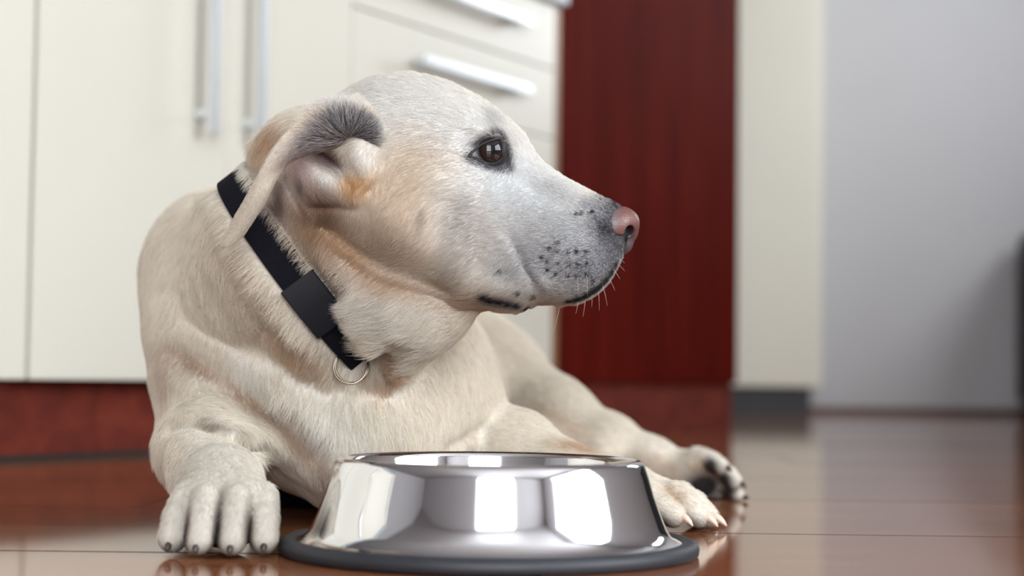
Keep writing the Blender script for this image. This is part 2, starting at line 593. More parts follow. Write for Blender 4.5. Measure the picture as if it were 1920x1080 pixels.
# trunk lies away from the camera behind the chest, hips rolled to the right
chain(F, [(P(645, 685, 1.52), .106), (P(700, 745, 1.70), .114), (P(790, 760, 1.92), .100), (P(850, 775, 2.03), .085)], .05)
# withers and shoulders
F.add(*ell_fn(P(428, 522, 1.54), (.077, .095, .082)), .045)
F.add(*cone_fn(P(574, 294, 1.335), P(500, 402, 1.39), .035, .045), .03)
F.add(*ell_fn(P(515, 640, 1.50), (.096, .085, .095)), .04)
# neck
chain(F, [(P(500, 600, 1.475), .090), (P(565, 515, 1.405), .081), (P(640, 410, 1.345), .073)], .04)
# front of the chest, breast bone and its low end between the forelegs
F.add(*ell_fn(P(650, 745, 1.43), (.105, .085, .085)), .04)
F.add(*ell_fn(P(752, 740, 1.44), (.066, .075, .085)), .03)
chain(F, [(P(625, 700, 1.40), .060), (P(690, 830, 1.385), .053), (P(718, 935, 1.40), .035)], .03)
# apron of loose skin over the near shoulder
chain(F, [(P(350, 625, 1.425), .030), (P(440, 690, 1.39), .030), (P(535, 765, 1.355), .030), (P(620, 845, 1.35), .026)], .016)
# upper arms
chain(F, [(P(425, 640, 1.46), .058), (P(398, 720, 1.42), .041), (P(385, 815, 1.405), .034)], .03)
chain(F, [(P(810, 665, 1.46), .034), (P(848, 745, 1.47), .032), (P(900, 835, 1.47), .034)], .03)
# fold of skin from the chest to the near elbow
chain(F, [(P(388, 718, 1.405), .034), (P(425, 748, 1.378), .034), (P(492, 786, 1.356), .028), (P(575, 843, 1.368), .021)], .008)


def paw(F, wrist, rw, toe_c, fwd, up, sc, kn=.0014, tall=1.0):
    """metacarpus from the wrist into four toes; returns claw anchors and pad anchors"""
    f, s, u = frame_axes(fwd, up)
    w = Vector(wrist)
    c = Vector(toe_c)                    # ground point below the knuckles
    claws, pads, axes = [], [], (f, s, u)
    for off in (-.016, .016):
        F.add(*cone_fn(w, c + s * off * sc + u * .024 * sc * tall - f * .006 * sc, rw * .8, .0185 * sc), .016)
    F.add(*ell_fn(c + u * .0235 * sc * tall + f * .002 * sc, (.016 * sc, .034 * sc, .0125 * sc), [f, s, u]), .006)
    for off, ln, sp in ((-.0292, -.006, -.12), (-.0104, .008, -.03), (.0104, .008, .03), (.0292, -.006, .12)):
        d = (f + s * sp).normalized()
        o = c + s * off * sc
        hh = tall * (1.0 if abs(off) < .02 else .86)
        kn_p = o + u * .0285 * sc * hh + d * (.008 + ln) * sc
        mid = o + u * .0205 * sc * hh + d * (.021 + ln) * sc
        tip = o + u * .0108 * sc + d * (.031 + ln) * sc
        base = o + u * .030 * sc * tall - d * .012 * sc
        toe = [(base, .0092 * sc), (kn_p, .0104 * sc), (mid, .0108 * sc), (tip, .0104 * sc)]
        g = Field.__new__(Field)
        for i in range(3):
            F.add(*cone_fn(toe[i][0], toe[i + 1][0], toe[i][1], toe[i + 1][1]), kn)
        claws.append((tip + d * .0088 * sc - u * (.0035 * sc if tall > 1.1 else 0), (d - u * .6).normalized(), (.0029 if tall > 1.1 else .0036) * sc, (.006 if tall > 1.1 else .012) * sc, s))
        pads.append((o + u * .0065 * sc + d * (.024 + ln) * sc, .0105 * sc))
    F.add(*ell_fn(c + u * .0105 * sc - f * .014 * sc, (.016 * sc, .021 * sc, .0105 * sc), [f, s, u]), .008)
    pads.append((c + u * .007 * sc - f * .014 * sc, .017 * sc))
    return claws, pads, axes


# near foreleg: elbow back on the floor, forearm towards the camera
chain(F, [(P(380, 836, 1.395), .0365), (P(385, 843, 1.335), .0360), (P(399, 876, 1.27), .0310), (P(411, 912, 1.215), .0275)], .014, .016)
F.add(*cone_fn(P(345, 905, 1.25), P(350, 925, 1.235), .010, .009), .008)
W1 = P(415, 915, 1.205)
T1 = P(419, 1000, 1.152); T1.z = 0.001
CL1 = paw(F, W1, .030, T1, (0.02, -1, 0), (0, 0, 1), .93, tall=1.35)
# far foreleg: lies along the floor behind the bowl, paw comes out on the right
chain(F, [(P(905, 858, 1.475), .037), (P(965, 857, 1.455), .0375), (P(1050, 892, 1.42), .027), (P(1158, 918, 1.395), .0215)], .014, .016)
W2 = P(1170, 920, 1.392)
T2 = P(1232, 985, 1.375); T2.z = 0.001
CL2 = paw(F, W2, .022, T2, (.93, -.42, 0), (-.1, 0.12, 1), .95)
# hind leg stretched out to the right
chain(F, [(P(800, 700, 1.97), .085), (P(870, 672, 1.90), .058), (P(935, 692, 1.86), .041), (P(1050, 772, 1.80), .0290),
          (P(1150, 822, 1.765), .0182), (P(1225, 858, 1.745), .0150), (P(1275, 882, 1.735), .0165)], .025)
W3 = P(1290, 884, 1.73)
T3 = P(1322, 900, 1.715)
HF, HU = (.83, -.42, -.10), (.30, .72, .62)
CL3 = paw(F, W3, .0180, T3 - frame_axes(HF, HU)[2] * .016, HF, HU, .86)
# other hind leg folded underneath
chain(F, [(P(900, 850, 1.87), .035), (P(1020, 846, 1.76), .024), (P(1120, 852, 1.735), .020)], .02)
# tail on the floor behind
chain(F, [(P(850, 760, 2.07), .030), (P(930, 800, 2.15), .020), (P(1000, 815, 2.18), .015)], .03)
# throat under the cheek
chain(F, [(P(595, 465, 1.345), .072), (P(690, 530, 1.328), .060), (P(780, 560, 1.312), .036), (P(850, 562, 1.303), .016)], .03)
chain(F, [(P(640, 575, 1.345), .050), (P(720, 605, 1.335), .034), (P(800, 590, 1.315), .020)], .025)

# ------------------------------------------------------------------ dog: head from its side outline and a thickness map
YH = 1.30
OUT = [(540, 262), (566, 228), (606, 197), (650, 170), (700, 147), (760, 138), (800, 143), (840, 154), (880, 172), (920, 197),
       (955, 224), (985, 254), (1003, 284), (1025, 308), (1060, 332), (1100, 353), (1130, 368), (1158, 381), (1172, 392), (1181, 410),
       (1183, 430), (1178, 455), (1171, 472), (1168, 483), (1159, 502), (1144, 527), (1124, 548), (1095, 566), (1060, 574), (1020, 572),
       (996, 576), (972, 585), (930, 583), (895, 579), (865, 578), (830, 560), (775, 542), (720, 524), (660, 488), (600, 435), (555, 365),
       (535, 310)]
VPX, VPY = 960.0 - 2, 706.0


def to_plane(px, py, w=0.0):
    """head-plane (x, z) of the point seen at (px, py) lying w in front of the middle plane"""
    p = P(px, py, YH - w)
    return p.x, p.z


def tps(pts, vals, reg=1e-4):
    A = V(pts)
    n = len(A)
    d = np.linalg.norm(A[:, None] - A[None], axis=2)
    K = np.where(d > 0, d * d * np.log(d + 1e-12), 0) + reg * np.eye(n)
    Pm = np.hstack([np.ones((n, 1)), A])
    M = np.zeros((n + 3, n + 3))
    M[:n, :n], M[:n, n:], M[n:, :n] = K, Pm, Pm.T
    sol = np.linalg.solve(M, np.concatenate([vals, np.zeros(3)]))

    def f(x, z):
        o = sol[n] + sol[n + 1] * x + sol[n + 2] * z
        for i in range(n):
            r = (x - A[i, 0]) ** 2 + (z - A[i, 1]) ** 2
            o = o + sol[i] * 0.5 * r * np.log(r + 1e-12)
        return o
    return f


WPT = [(560, 260, 47), (600, 250, 60), (700, 220, 61), (800, 215, 58), (880, 225, 52), (935, 246, 43), (918, 288, 44), (982, 292, 28),
       (1000, 335, 31), (640, 290, 63), (640, 350, 65), (780, 330, 67), (840, 350, 62), (720, 400, 69), (680, 450, 63), (780, 470, 62),
       (845, 445, 56), (950, 375, 42), (915, 450, 48), (900, 520, 49), (960, 495, 45), (1020, 420, 38), (1060, 480, 42), (1060, 530, 40),
       (1000, 545, 42), (1110, 430, 34), (1120, 500, 36), (1140, 450, 25), (1160, 480, 22), (1060, 350, 28), (1110, 375, 26), (1150, 392, 20),
       (1178, 430, 16), (930, 578, 36), (980, 580, 31), (850, 560, 48), (780, 540, 50), (560, 360, 62), (600, 430, 56), (530, 300, 52)]
RPT = [(700, 160, 58), (850, 170, 50), (955, 240, 28), (1000, 300, 22), (1060, 345, 24), (1130, 378, 18), (1185, 410, 14), (1180, 450, 13),
       (1155, 500, 12), (1120, 545, 12), (1060, 570, 11), (980, 580, 12), (900, 578, 16), (840, 555, 28), (720, 525, 42), (620, 450, 42),
       (556, 360, 36), (540, 300, 40), (800, 350, 45), (1030, 430, 30)]
wf = tps([to_plane(a, b, c * 8e-4) for a, b, c in WPT], V([c for _, _, c in WPT]) / 1000)
rf = tps([to_plane(a, b) for a, b, _ in RPT], V([c for _, _, c in RPT]) / 1000)
# relief: px, py, height mm, half length px, half width px, angle (deg, clockwise in the picture)
REL = [(915, 284, -5.5, 40, 24, 8), (905, 243, 4.0, 42, 13, 18), (962, 268, 2.5, 16, 26, 20), (880, 318, 1.8, 45, 12, 15),
       (842, 350, 2.2, 55, 22, 25), (985, 345, -2.5, 32, 16, 35), (940, 345, -2.0, 30, 18, 60), (1072, 475, 4.2, 58, 42, 20),
       (985, 500, -3.2, 60, 11, 62), (1008, 520, 2.2, 36, 9, 50), (735, 430, 4.0, 75, 60, 20), (880, 430, -2.5, 40, 55, 0),
       (955, 550, 2.5, 60, 20, 5), (640, 330, 2, 60, 60, 0),
       # ear opening
       (572, 328, 8.0, 40, 36, 40), (612, 340, 7.0, 36, 22, 20), (612, 299, -18.0, 48, 18, 36), (672, 288, 8.0, 22, 44, -8),
       (650, 322, 3.0, 34, 8, 50), (655, 348, -2.0, 26, 18, 0), (690, 342, 4.0, 44, 7, -42), (668, 366, 3.5, 8, 16, 10), (548, 375, 4.0, 32, 6, 66),
       (518, 372, -5.0, 18, 40, 20), (600, 382, -6.0, 56, 10, 6)]
HLO, HHI = to_plane(520, 600), to_plane(1200, 120)


def relief(x, z):
    o = np.zeros(np.broadcast(x, z).shape)
    for px, py, h, la, lb, ang in REL:
        w = float(wf(*to_plane(px, py, .045)))
        cx, cz = to_plane(px, py, w)
        s = (YH - w) / FPX
        a = math.radians(-ang)
        u = (x - cx) * math.cos(a) + (z - cz) * math.sin(a)
        v = -(x - cx) * math.sin(a) + (z - cz) * math.cos(a)
        o += h / 1000 * np.exp(-((u / (la * s)) ** 2 + (v / (lb * s)) ** 2))
    return o


def catmull(pts, n=6, closed=True):
    pts = V(pts)
    N = len(pts)
    out = []
    for i in range(N if closed else N - 1):
        idx = [(i - 1) % N, i, (i + 1) % N, (i + 2) % N] if closed else [max(i - 1, 0), i, i + 1, min(i + 2, N - 1)]
        p0, p1, p2, p3 = pts[idx]
        for t in np.linspace(0, 1, n, endpoint=False):
            out.append(.5 * ((2 * p1) + (-p0 + p2) * t + (2 * p0 - 5 * p1 + 4 * p2 - p3) * t * t + (-p0 + 3 * p1 - 3 * p2 + p3) * t ** 3))
    if not closed:
        out.append(pts[-1])
    return np.array(out)


POLY = catmull([to_plane(a, b) for a, b in OUT], 4)


def poly_sd(x, z):
    """signed distance to the closed outline, positive inside"""
    d = np.full(x.shape, 1e9)
    ins = np.zeros(x.shape, dtype=bool)
    n = len(POLY)
    for i in range(n):
        a, b = POLY[i], POLY[(i + 1) % n]
        e = b - a
        px, pz = x - a[0], z - a[1]
        t = np.clip((px * e[0] + pz * e[1]) / (e @ e), 0, 1)
        d = np.minimum(d, (px - t * e[0]) ** 2 + (pz - t * e[1]) ** 2)
        c = (a[1] > z) != (b[1] > z)
        with np.errstate(divide='ignore', invalid='ignore'):
            xi = a[0] + (z - a[1]) / (b[1] - a[1] + 1e-30) * e[0]
        ins ^= c & (x < xi)
    return np.where(ins, 1, -1) * np.sqrt(d)


def head_h(x, z):
    sd = poly_sd(x, z)
    R = np.maximum(rf(x, z), .008)
    t = np.clip(sd / R, 0, 1)
    prof = np.sqrt(np.maximum(1 - (1 - t) ** 2, 0))
    h = np.maximum(wf(x, z), .012) * prof + relief(x, z) * np.clip(sd / .010, 0, 1)
    return np.where(sd > 0, np.maximum(h, 0), 0), sd


def head_fn(X, Y, Z):
    x2, z2 = X[:, 0, 0][:, None].astype(float), Z[0, 0, :][None, :].astype(float)
    x2, z2 = np.broadcast_arrays(x2, z2)
    h, sd = head_h(x2, z2)
    gx, gz = np.gradient(h, F.res)
    g = np.clip(np.sqrt(1 + gx ** 2 + gz ** 2), 1, 5)
    ay = np.abs(Y - YH)
    ins = (ay - h[:, None, :]) / g[:, None, :]
    out = np.sqrt(np.minimum(sd, 0)[:, None, :] ** 2 + ay ** 2)
    return np.where((sd > 0)[:, None, :], ins, out)


GROOVES = []
F.add(head_fn, (HLO[0], YH - .09, HLO[1]), (HHI[0], YH + .09, HHI[1]), .012)
for line, r, k in (([(322, 655), (385, 690), (455, 738), (520, 790), (585, 845)], .0135, .010), ([(312, 800), (350, 790), (400, 797), (450, 828), (486, 852)], .0075, .006),
                   ([(505, 622), (560, 655), (625, 688)], .007, .012), ([(700, 702), (728, 690), (752, 662)], .008, .010), ([(842, 838), (870, 823), (908, 805)], .006, .008)):
    GROOVES.append((line, r, k))
# ground: nothing below the floor
s_, X_, Y_, Z_ = F.box(F.lo, F.lo + F.n * F.res)
F.F = np.maximum(F.F, (0.0006 - Z_).astype(np.float32))

del s_, X_, Y_, Z_
v0, q0 = F.mesh()
t0_ = BVHTree.FromPolygons(v0.tolist(), q0.tolist())
for line, r, k in GROOVES:
    sp = []
    for px, py in line:
        d = (P(px, py, 1.0) - Vector((0, 0, CAM_Z))).normalized()
        h = t0_.ray_cast(Vector((0, 0, CAM_Z)), d)
        sp.append(h[0] - d * r * .45)
    for a, b in zip(sp, sp[1:]):
        F.cut(*cone_fn(a, b, r, r), k)
verts, quads = F.mesh()
body_me = bpy.data.meshes.new('body')
body_me.vertices.add(len(verts))
body_me.vertices.foreach_set('co', verts.astype(np.float32).ravel())
nq = len(quads)
body_me.loops.add(nq * 4)
body_me.polygons.add(nq)
body_me.loops.foreach_set('vertex_index', quads.astype(np.int32).ravel())
body_me.polygons.foreach_set('loop_start', np.arange(0, nq * 4, 4, dtype=np.int32))
body_me.update(calc_edges=True)


def mesh_arrays(me):
    v = np.empty(len(me.vertices) * 3, np.float32); me.vertices.foreach_get('co', v)
    n = np.empty(len(me.vertices) * 3, np.float32); me.vertices.foreach_get('normal', n)
    me.calc_loop_triangles()
    t = np.empty(len(me.loop_triangles) * 3, np.int32); me.loop_triangles.foreach_get('vertices', t)
    return v.reshape(-1, 3).astype(float), n.reshape(-1, 3).astype(float), t.reshape(-1, 3)


BV, BN, BT = mesh_arrays(body_me)
# orient normals outwards (the field grows outwards)
g0 = BV[:, None, 0]
bvh = BVHTree.FromPolygons(BV.tolist(), quads.tolist())
CAMP = Vector((0, 0, CAM_Z))


def hit(px, py, tree=None):
    """nearest surface point of the body on the sight line (px, py)"""
    d = (P(px, py, 1.0) - CAMP).normalized()
    r = (tree or bvh).ray_cast(CAMP, d)
    return r[0]


h0 = bvh.ray_cast(CAMP, (P(700, 300, 1.0) - CAMP).normalized())
if h0[1].dot(P(700, 300, 1.0) - CAMP) > 0:
    body_me.flip_normals()
    BV, BN, BT = mesh_arrays(body_me)
    bvh = BVHTree.FromPolygons(BV.tolist(), quads[:, ::-1].tolist())

# ------------------------------------------------------------------ where the collar sits: ring of neck radii
cps = [V(hit(*q)) for q in ((496, 440), (540, 520), (585, 580), (652, 645))]
nape = V(P(462, 350, 1.395))
a1, a2_ = cps[-1] - cps[0], nape - (cps[0] + cps[-1]) / 2
cn = np.cross(a1, a2_); cn /= np.linalg.norm(cn)
ax = V(P(640, 410, 1.34)) - V(P(500, 600, 1.465))
if cn @ ax < 0:
    cn = -cn
pc = np.mean(cps + [nape], axis=0)
cc = V(P(578, 512, 1.385))
cc = cc - cn * ((cc - pc) @ cn)
e1 = V((0, -1, 0)) - cn * (V((0, -1, 0)) @ cn); e1 /= np.linalg.norm(e1)
e2 = np.cross(cn, e1)
NTH = 120
HW = .0128


def ring_r(off):
    out = []
    for k in range(NTH):
        a = 2 * math.pi * k / NTH
        d = e1 * math.cos(a) + e2 * math.sin(a)
        h = bvh.ray_cast(Vector(cc + cn * off), Vector(d), .3)
        out.append(h[3] if h[0] is not None else .09)
    r = np.minimum(np.array(out), .097)
    ft = np.fft.rfft(r); ft[7:] = 0
    return np.maximum(np.fft.irfft(ft, NTH), r * .0 + np.minimum(r, np.fft.irfft(ft, NTH) + .002))


RING = {o: ring_r(o * HW) for o in (-1, 0, 1)}



# the collar presses a shallow groove into the neck
Q_ = BV - cc
a_ = Q_ @ cn
r_ = Q_ - a_[:, None] * cn
l_ = np.linalg.norm(r_, axis=1)
th_ = (np.arctan2(r_ @ e2, r_ @ e1) / (2 * math.pi) * NTH) % NTH
R_ = RING[0][np.floor(th_).astype(int) % NTH]
vis_ = 1 - np.clip((th_ - 19) / 3, 0, 1) * np.clip((66 - th_) / 3, 0, 1)      # lower part lies buried between throat and chest
w_ = np.clip(1.0 - (np.abs(a_) - HW) / .022, 0, 1)
w_ = w_ * w_ * (3 - 2 * w_) * vis_
ok_ = (l_ > R_) & (l_ < R_ + .030)
new_l = np.where(ok_, l_ - w_ * (l_ - R_ - .0), l_)
BV = BV + r_ / (l_[:, None] + 1e-9) * (new_l - l_)[:, None]
body_me.vertices.foreach_set('co', BV.astype(np.float32).ravel())
body_me.update()
BV, BN, BT = mesh_arrays(body_me)
bvh = BVHTree.FromPolygons(BV.tolist(), BT.tolist())

dog = thing('dog', 'pale yellow short-haired dog with grey muzzle lying on the wooden floor looking sideways', 'dog', (-.02, 1.45, 0))

# ------------------------------------------------------------------ ears
def sheet(rows, nu=7, nv=6, th=.0014):
    """smooth thick sheet through a grid of points; returns mesh"""
    G = np.array([[list(p) for p in r] for r in rows])
    a = np.array([catmull(G[:, j], nu, closed=False) for j in range(G.shape[1])]).transpose(1, 0, 2)
    g = np.array([catmull(a[i], nv, closed=False) for i in range(a.shape[0])])
    du, dv = np.gradient(g, axis=0), np.gradient(g, axis=1)
    n = np.cross(du, dv)
    n /= np.linalg.norm(n, axis=2, keepdims=True) + 1e-12
    A, B = g + n * th, g - n * th
    m, k = g.shape[:2]
    vs = np.concatenate([A.reshape(-1, 3), B.reshape(-1, 3)])
    idx = lambda i, j, s: s * m * k + i * k + j
    fs = []
    for i in range(m - 1):
        for j in range(k - 1):
            fs.append((idx(i, j, 0), idx(i + 1, j, 0), idx(i + 1, j + 1, 0), idx(i, j + 1, 0)))
            fs.append((idx(i, j, 1), idx(i, j + 1, 1), idx(i + 1, j + 1, 1), idx(i + 1, j, 1)))
    for i in range(m - 1):
        for j in (0, k - 1):
            f = (idx(i, j, 0), idx(i, j, 1), idx(i + 1, j, 1), idx(i + 1, j, 0))
            fs.append(f if j == 0 else f[::-1])
    for j in range(k - 1):
        for i in (0, m - 1):
            f = (idx(i, j, 0), idx(i, j + 1, 0), idx(i, j + 1, 1), idx(i, j, 1))
            fs.append(f if i == 0 else f[::-1])
    me = bpy.data.meshes.new('ear')
    me.from_pydata(vs.tolist(), [], fs)
    bm = bmesh.new(); bm.from_mesh(me)
    bmesh.ops.recalc_face_normals(bm, faces=bm.faces[:])
    bm.to_mesh(me); bm.free()
    return me


EAR = [[(672, 182, 1.246), (694, 205, 1.240), (710, 237, 1.237), (722, 290, 1.239)],
       [(642, 189, 1.228), (668, 212, 1.226), (690, 240, 1.228), (706, 280, 1.238)],
       [(600, 200, 1.213), (628, 225, 1.217), (650, 250, 1.226), (672, 266, 1.240)],
       [(555, 232, 1.206), (582, 250, 1.212), (606, 266, 1.224), (630, 274, 1.242)],
       [(515, 275, 1.206), (537, 281, 1.211), (560, 283, 1.222), (588, 282, 1.240)],
       [(487, 322, 1.213), (503, 318, 1.214), (522, 312, 1.224), (546, 300, 1.240)],
       [(463, 368, 1.226), (478, 364, 1.222), (498, 354, 1.226), (519, 332, 1.242)],
       [(438, 414, 1.242), (453, 411, 1.234), (473, 400, 1.236), (496, 376, 1.246)],
       [(414, 463, 1.256), (423, 463, 1.250), (437, 455, 1.250), (455, 440, 1.256)]]
ear_me = sheet([[P(*c) for c in r] for r in EAR])
FAR = [[(560 + 22 * j, 240 - abs(j - 2) * -6 + r * 42, 1.352 + .022 * math.sin(min(r, 3) * .6) + .004 * r - .006 * abs(j - 1.5)) for j in range(4)] for r in range(6)]
far_me = sheet([[P(*c) for c in r] for r in FAR])

# ------------------------------------------------------------------ coat colours and painted crease shade, as patches on the surface
CREAM, WHITE = V((.85, .79, .70)), V((.755, .742, .72))
TAN, LTAN = V((.50, .315, .175)), V((.67, .565, .455))
GREY, DARK, BLK = V((.325, .335, .37)), V((.115, .11, .125)), V((.012, .012, .016))
UMB = V((.40, .265, .175))  # furrow brown: coat tone with shade painted in
PAINT = [  # px, py, half length, half width, angle, colour, strength, mirrored on the other side of the head
    (800, 210, 190, 95, 15, WHITE, .95, 1), (970, 360, 150, 80, 28, V((.725, .74, .745)), .95, 1), (860, 390, 70, 60, 0, WHITE, .8, 1),
    (700, 560, 120, 60, 20, WHITE, .55, 0), (460, 690, 60, 22, 35, WHITE, .5, 0), (620, 800, 130, 70, 40, WHITE, .45, 0),
    (740, 400, 75, 120, 10, LTAN, .85, 1), (775, 310, 60, 40, -60, LTAN, .55, 1), (850, 300, 30, 30, 0, LTAN, .3, 1),
    (600, 410, 60, 45, 50, TAN, .85, 1), (660, 475, 60, 22, 40, TAN, .85, 1), (745, 530, 60, 15, 15, TAN, .7, 1),
    (560, 470, 60, 40, 55, LTAN, .7, 0), (830, 540, 60, 20, 10, LTAN, .7, 1), (890, 570, 60, 12, 0, TAN, .5, 1),
    (600, 388, 62, 22, 8, V((.20, .115, .08)), .88, 0), (505, 262, 40, 40, -40, TAN, .8, 0),  # first patch paints the shade below the ear opening
    (1085, 475, 90, 85, 0, GREY, .72, 1), (985, 500, 90, 60, 10, GREY, .58, 1), (868, 450, 42, 70, 8, V((.43, .385, .36)), .75, 1),
    (1050, 360, 45, 18, 28, V((.5, .49, .49)), .6, 1), (930, 225, 22, 30, 0, V((.48, .47, .47)), .5, 1),
    (1000, 430, 60, 30, 40, V((.52, .5, .5)), .5, 1),
    (1136, 420, 30, 50, -10, DARK, .95, 1), (1136, 428, 14, 34, -14, V((.02, .02, .025)), .9, 1), (1150, 468, 36, 30, -50, DARK, .95, 1), (1118, 395, 30, 16, 30, GREY, .7, 1),
    (1122, 500, 55, 42, -40, V((.15, .15, .175)), .8, 1),
    (793, 408, 6, 20, 5, V((.25, .2, .19)), .6, 0)]
for px, py, r in ((912, 558, 9), (926, 564, 9), (942, 567, 9), (958, 570, 8), (974, 573, 8), (990, 576, 7), (1070, 565, 7), (1085, 561, 9), (1100, 555, 10),
                  (1113, 547, 10), (1126, 537, 10), (1138, 524, 9), (1148, 510, 8), (1156, 496, 7)):
    PAINT.append((px, py, r * 1.3, r, -20, BLK, 1.0, 1))
for a in ((951, 288, 10, 26, -14, BLK, .95), (924, 311, 36, 8, 6, V((.10, .085, .12)), .85), (884, 299, 17, 9, 20, BLK, .7),
          (915, 264, 34, 7, -16, V((.16, .13, .13)), .8), (916, 287, 33, 24, 8, BLK, .97), (955, 310, 8, 10, 0, DARK, .7)):
    PAINT.append(a + (1,))
for px, py in ((1046, 455), (1031, 467), (1046, 471), (1066, 473), (1081, 472), (1098, 472), (1017, 483), (1027, 491), (1047, 494), (1066, 497),
               (1083, 495), (1100, 494), (1028, 506), (1043, 514), (1065, 517), (1083, 518), (1100, 514), (1112, 526), (938, 508), (973, 549),
               (1002, 557), (1090, 400), (1080, 402), (1110, 398)):
    PAINT.append((px, py, 4.5, 4.5, 0, V((.03, .03, .035)), .95, 0))
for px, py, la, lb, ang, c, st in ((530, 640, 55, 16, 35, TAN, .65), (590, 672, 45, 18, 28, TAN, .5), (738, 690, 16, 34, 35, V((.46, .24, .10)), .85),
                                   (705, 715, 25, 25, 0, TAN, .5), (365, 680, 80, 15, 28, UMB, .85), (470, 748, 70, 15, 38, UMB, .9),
                                   (555, 820, 60, 18, 42, UMB, .8), (615, 885, 50, 30, 60, UMB, .5), (310, 700, 18, 70, 0, UMB, .35),  # furrows are partly shade; last patch paints shade down the near arm
                                   (1240, 868, 36, 12, 20, TAN, .35), (1262, 925, 26, 14, 35, TAN, .6), (1310, 880, 24, 16, 30, TAN, .6),
                                   (1000, 720, 150, 80, 36, V((.74, .69, .61)), .85), (1060, 800, 80, 16, 36, TAN, .35), (1095, 838, 60, 12, 5, TAN, .7), (430, 930, 40, 30, 0, LTAN, .5),  # broad first patch tones down the brightly lit hind leg
                                   (400, 870, 100, 110, 0, V((.66, .625, .56)), .75), (410, 980, 110, 70, 0, V((.60, .56, .50)), .8), (410, 1032, 115, 13, 0, V((.13, .10, .09)), .8), (400, 797, 50, 6, 12, V((.25, .19, .14)), .8), (462, 832, 34, 6, 38, V((.25, .19, .14)), .8), (348, 1000, 7, 45, 3, V((.08, .05, .04)), 1.0), (409, 992, 8, 55, 0, V((.04, .026, .02)), 1.0), (469, 1000, 7, 45, -3, V((.10, .06, .045)), 1.0),  # foreleg toned down; shade painted into elbow crease, toe gaps and toe ends
                                   (560, 780, 20, 30, 0, LTAN, .4), (700, 840, 60, 14, -10, LTAN, .4),
                                   (562, 318, 42, 42, 0, V((.68, .545, .55)), .85), (520, 370, 22, 50, 20, V((.22, .13, .11)), .85), (618, 297, 40, 16, 36, V((.15, .065, .065)), .98),  # middle patch paints the shaded hollow behind the ear flap
                                   (615, 338, 26, 24, 0, WHITE, .9), (668, 342, 34, 26, -15, V((.56, .32, .12)), .9),
                                   (680, 300, 24, 26, 0, WHITE, .7), (560, 345, 12, 22, 30, V((.2, .16, .17)), .7)):
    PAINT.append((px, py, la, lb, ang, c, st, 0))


def paint(Vx, tree, base, table):
    C = np.repeat(base[None].astype(float), len(Vx), 0)
    for px, py, la, lb, ang, c, st, mir in table:
        p = hit(px, py, tree)
        if p is None:
            continue
        s = p.y / FPX
        a = math.radians(-ang)
        for ctr in ([V(p)] + ([V((p.x, 2 * YH - p.y, p.z))] if mir else [])):
            D = Vx - ctr
            u = D[:, 0] * math.cos(a) + D[:, 2] * math.sin(a)
            v = -D[:, 0] * math.sin(a) + D[:, 2] * math.cos(a)
            q = (u / (la * s)) ** 2 + (v / (lb * s)) ** 2 + (D[:, 1] / (max(la, lb) * s * 1.3 + .004)) ** 2
            w = (st * np.exp(-q ** 1.3 * .8))[:, None]
            C = C * (1 - w) + c * w
    return C


EYE_R = .0136
ew = YH - hit(918, 285).y
eye_c = V(P(915, 285, YH - ew + .0068))
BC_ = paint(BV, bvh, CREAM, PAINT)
w_ = np.clip(2.2 - np.linalg.norm(BV - V(P(1164, 420, YH)), axis=1) / .0145, 0, 1)[:, None]
BC_ = BC_ * (1 - w_) + DARK * .6 * w_
w_ = np.clip((1.0 - np.linalg.norm(BV - V(P(1168, 428, YH)), axis=1) / .0165) * 6, 0, 1)[:, None]
BC_ = BC_ * (1 - w_) + BLK * w_
for ec in (eye_c, eye_c * V((1, -1, 1)) + V((0, 2 * YH, 0))):
    w_ = np.clip((1.40 - np.linalg.norm(BV - ec, axis=1) / EYE_R) / .30, 0, 1)[:, None]
    BC_ = BC_ * (1 - w_) + V((.012, .010, .012)) * w_
BARE = np.zeros(len(BV))           # 1 where no hair grows
for px, py, rr in ((592, 284, 12), (604, 290, 14), (616, 299, 15), (628, 309, 13), (638, 318, 9)):
    BARE = np.maximum(BARE, np.clip(1.6 - np.linalg.norm(BV - V(hit(px, py)), axis=1) / (rr * .00039), 0, 1))
for CL in (CL1, CL2, CL3):
    claws, pads, (f_, s_, u_) = CL
    if CL is CL3:
        pads[-1] = (pads[-1][0] + f_ * .013, pads[-1][1])
    for p, r in pads:
        d = np.linalg.norm(BV - V(p), axis=1)
        w = np.clip(1.8 - d / r, 0, 1) * np.clip(-(BN @ V(u_)) * 2 + .25, 0, 1)
        BC_ = BC_ * (1 - w[:, None]) + V((.035, .03, .032)) * w[:, None]
        BARE = np.maximum(BARE, w)
BARE = np.maximum(BARE, np.clip((.004 - BV[:, 2]) / .003, 0, 1))
EV, EN, ET = mesh_arrays(ear_me)
ebvh = BVHTree.FromPolygons(EV.tolist(), ET.tolist())
EPAINT = [(674, 248, 56, 28, 20, V((.13, .115, .13)), .92, 0), (620, 252, 60, 26, -25, V((.27, .24, .26)), .85, 0), (570, 285, 50, 24, -35, V((.45, .39, .40)), .7, 0),
          (640, 197, 66, 13, -10, WHITE, .95, 0), (560, 225, 60, 10, -40, WHITE, .7, 0), (712, 280, 10, 50, -10, WHITE, .7, 0)]
EC = paint(EV, ebvh, CREAM * 1.0, EPAINT)


def coat_attr(me, C):
    at = me.color_attributes.new('coat', 'FLOAT_COLOR', 'POINT')
    buf = np.ones((len(C), 4), np.float32)
    buf[:, :3] = C
    at.data.foreach_set('color', buf.ravel())


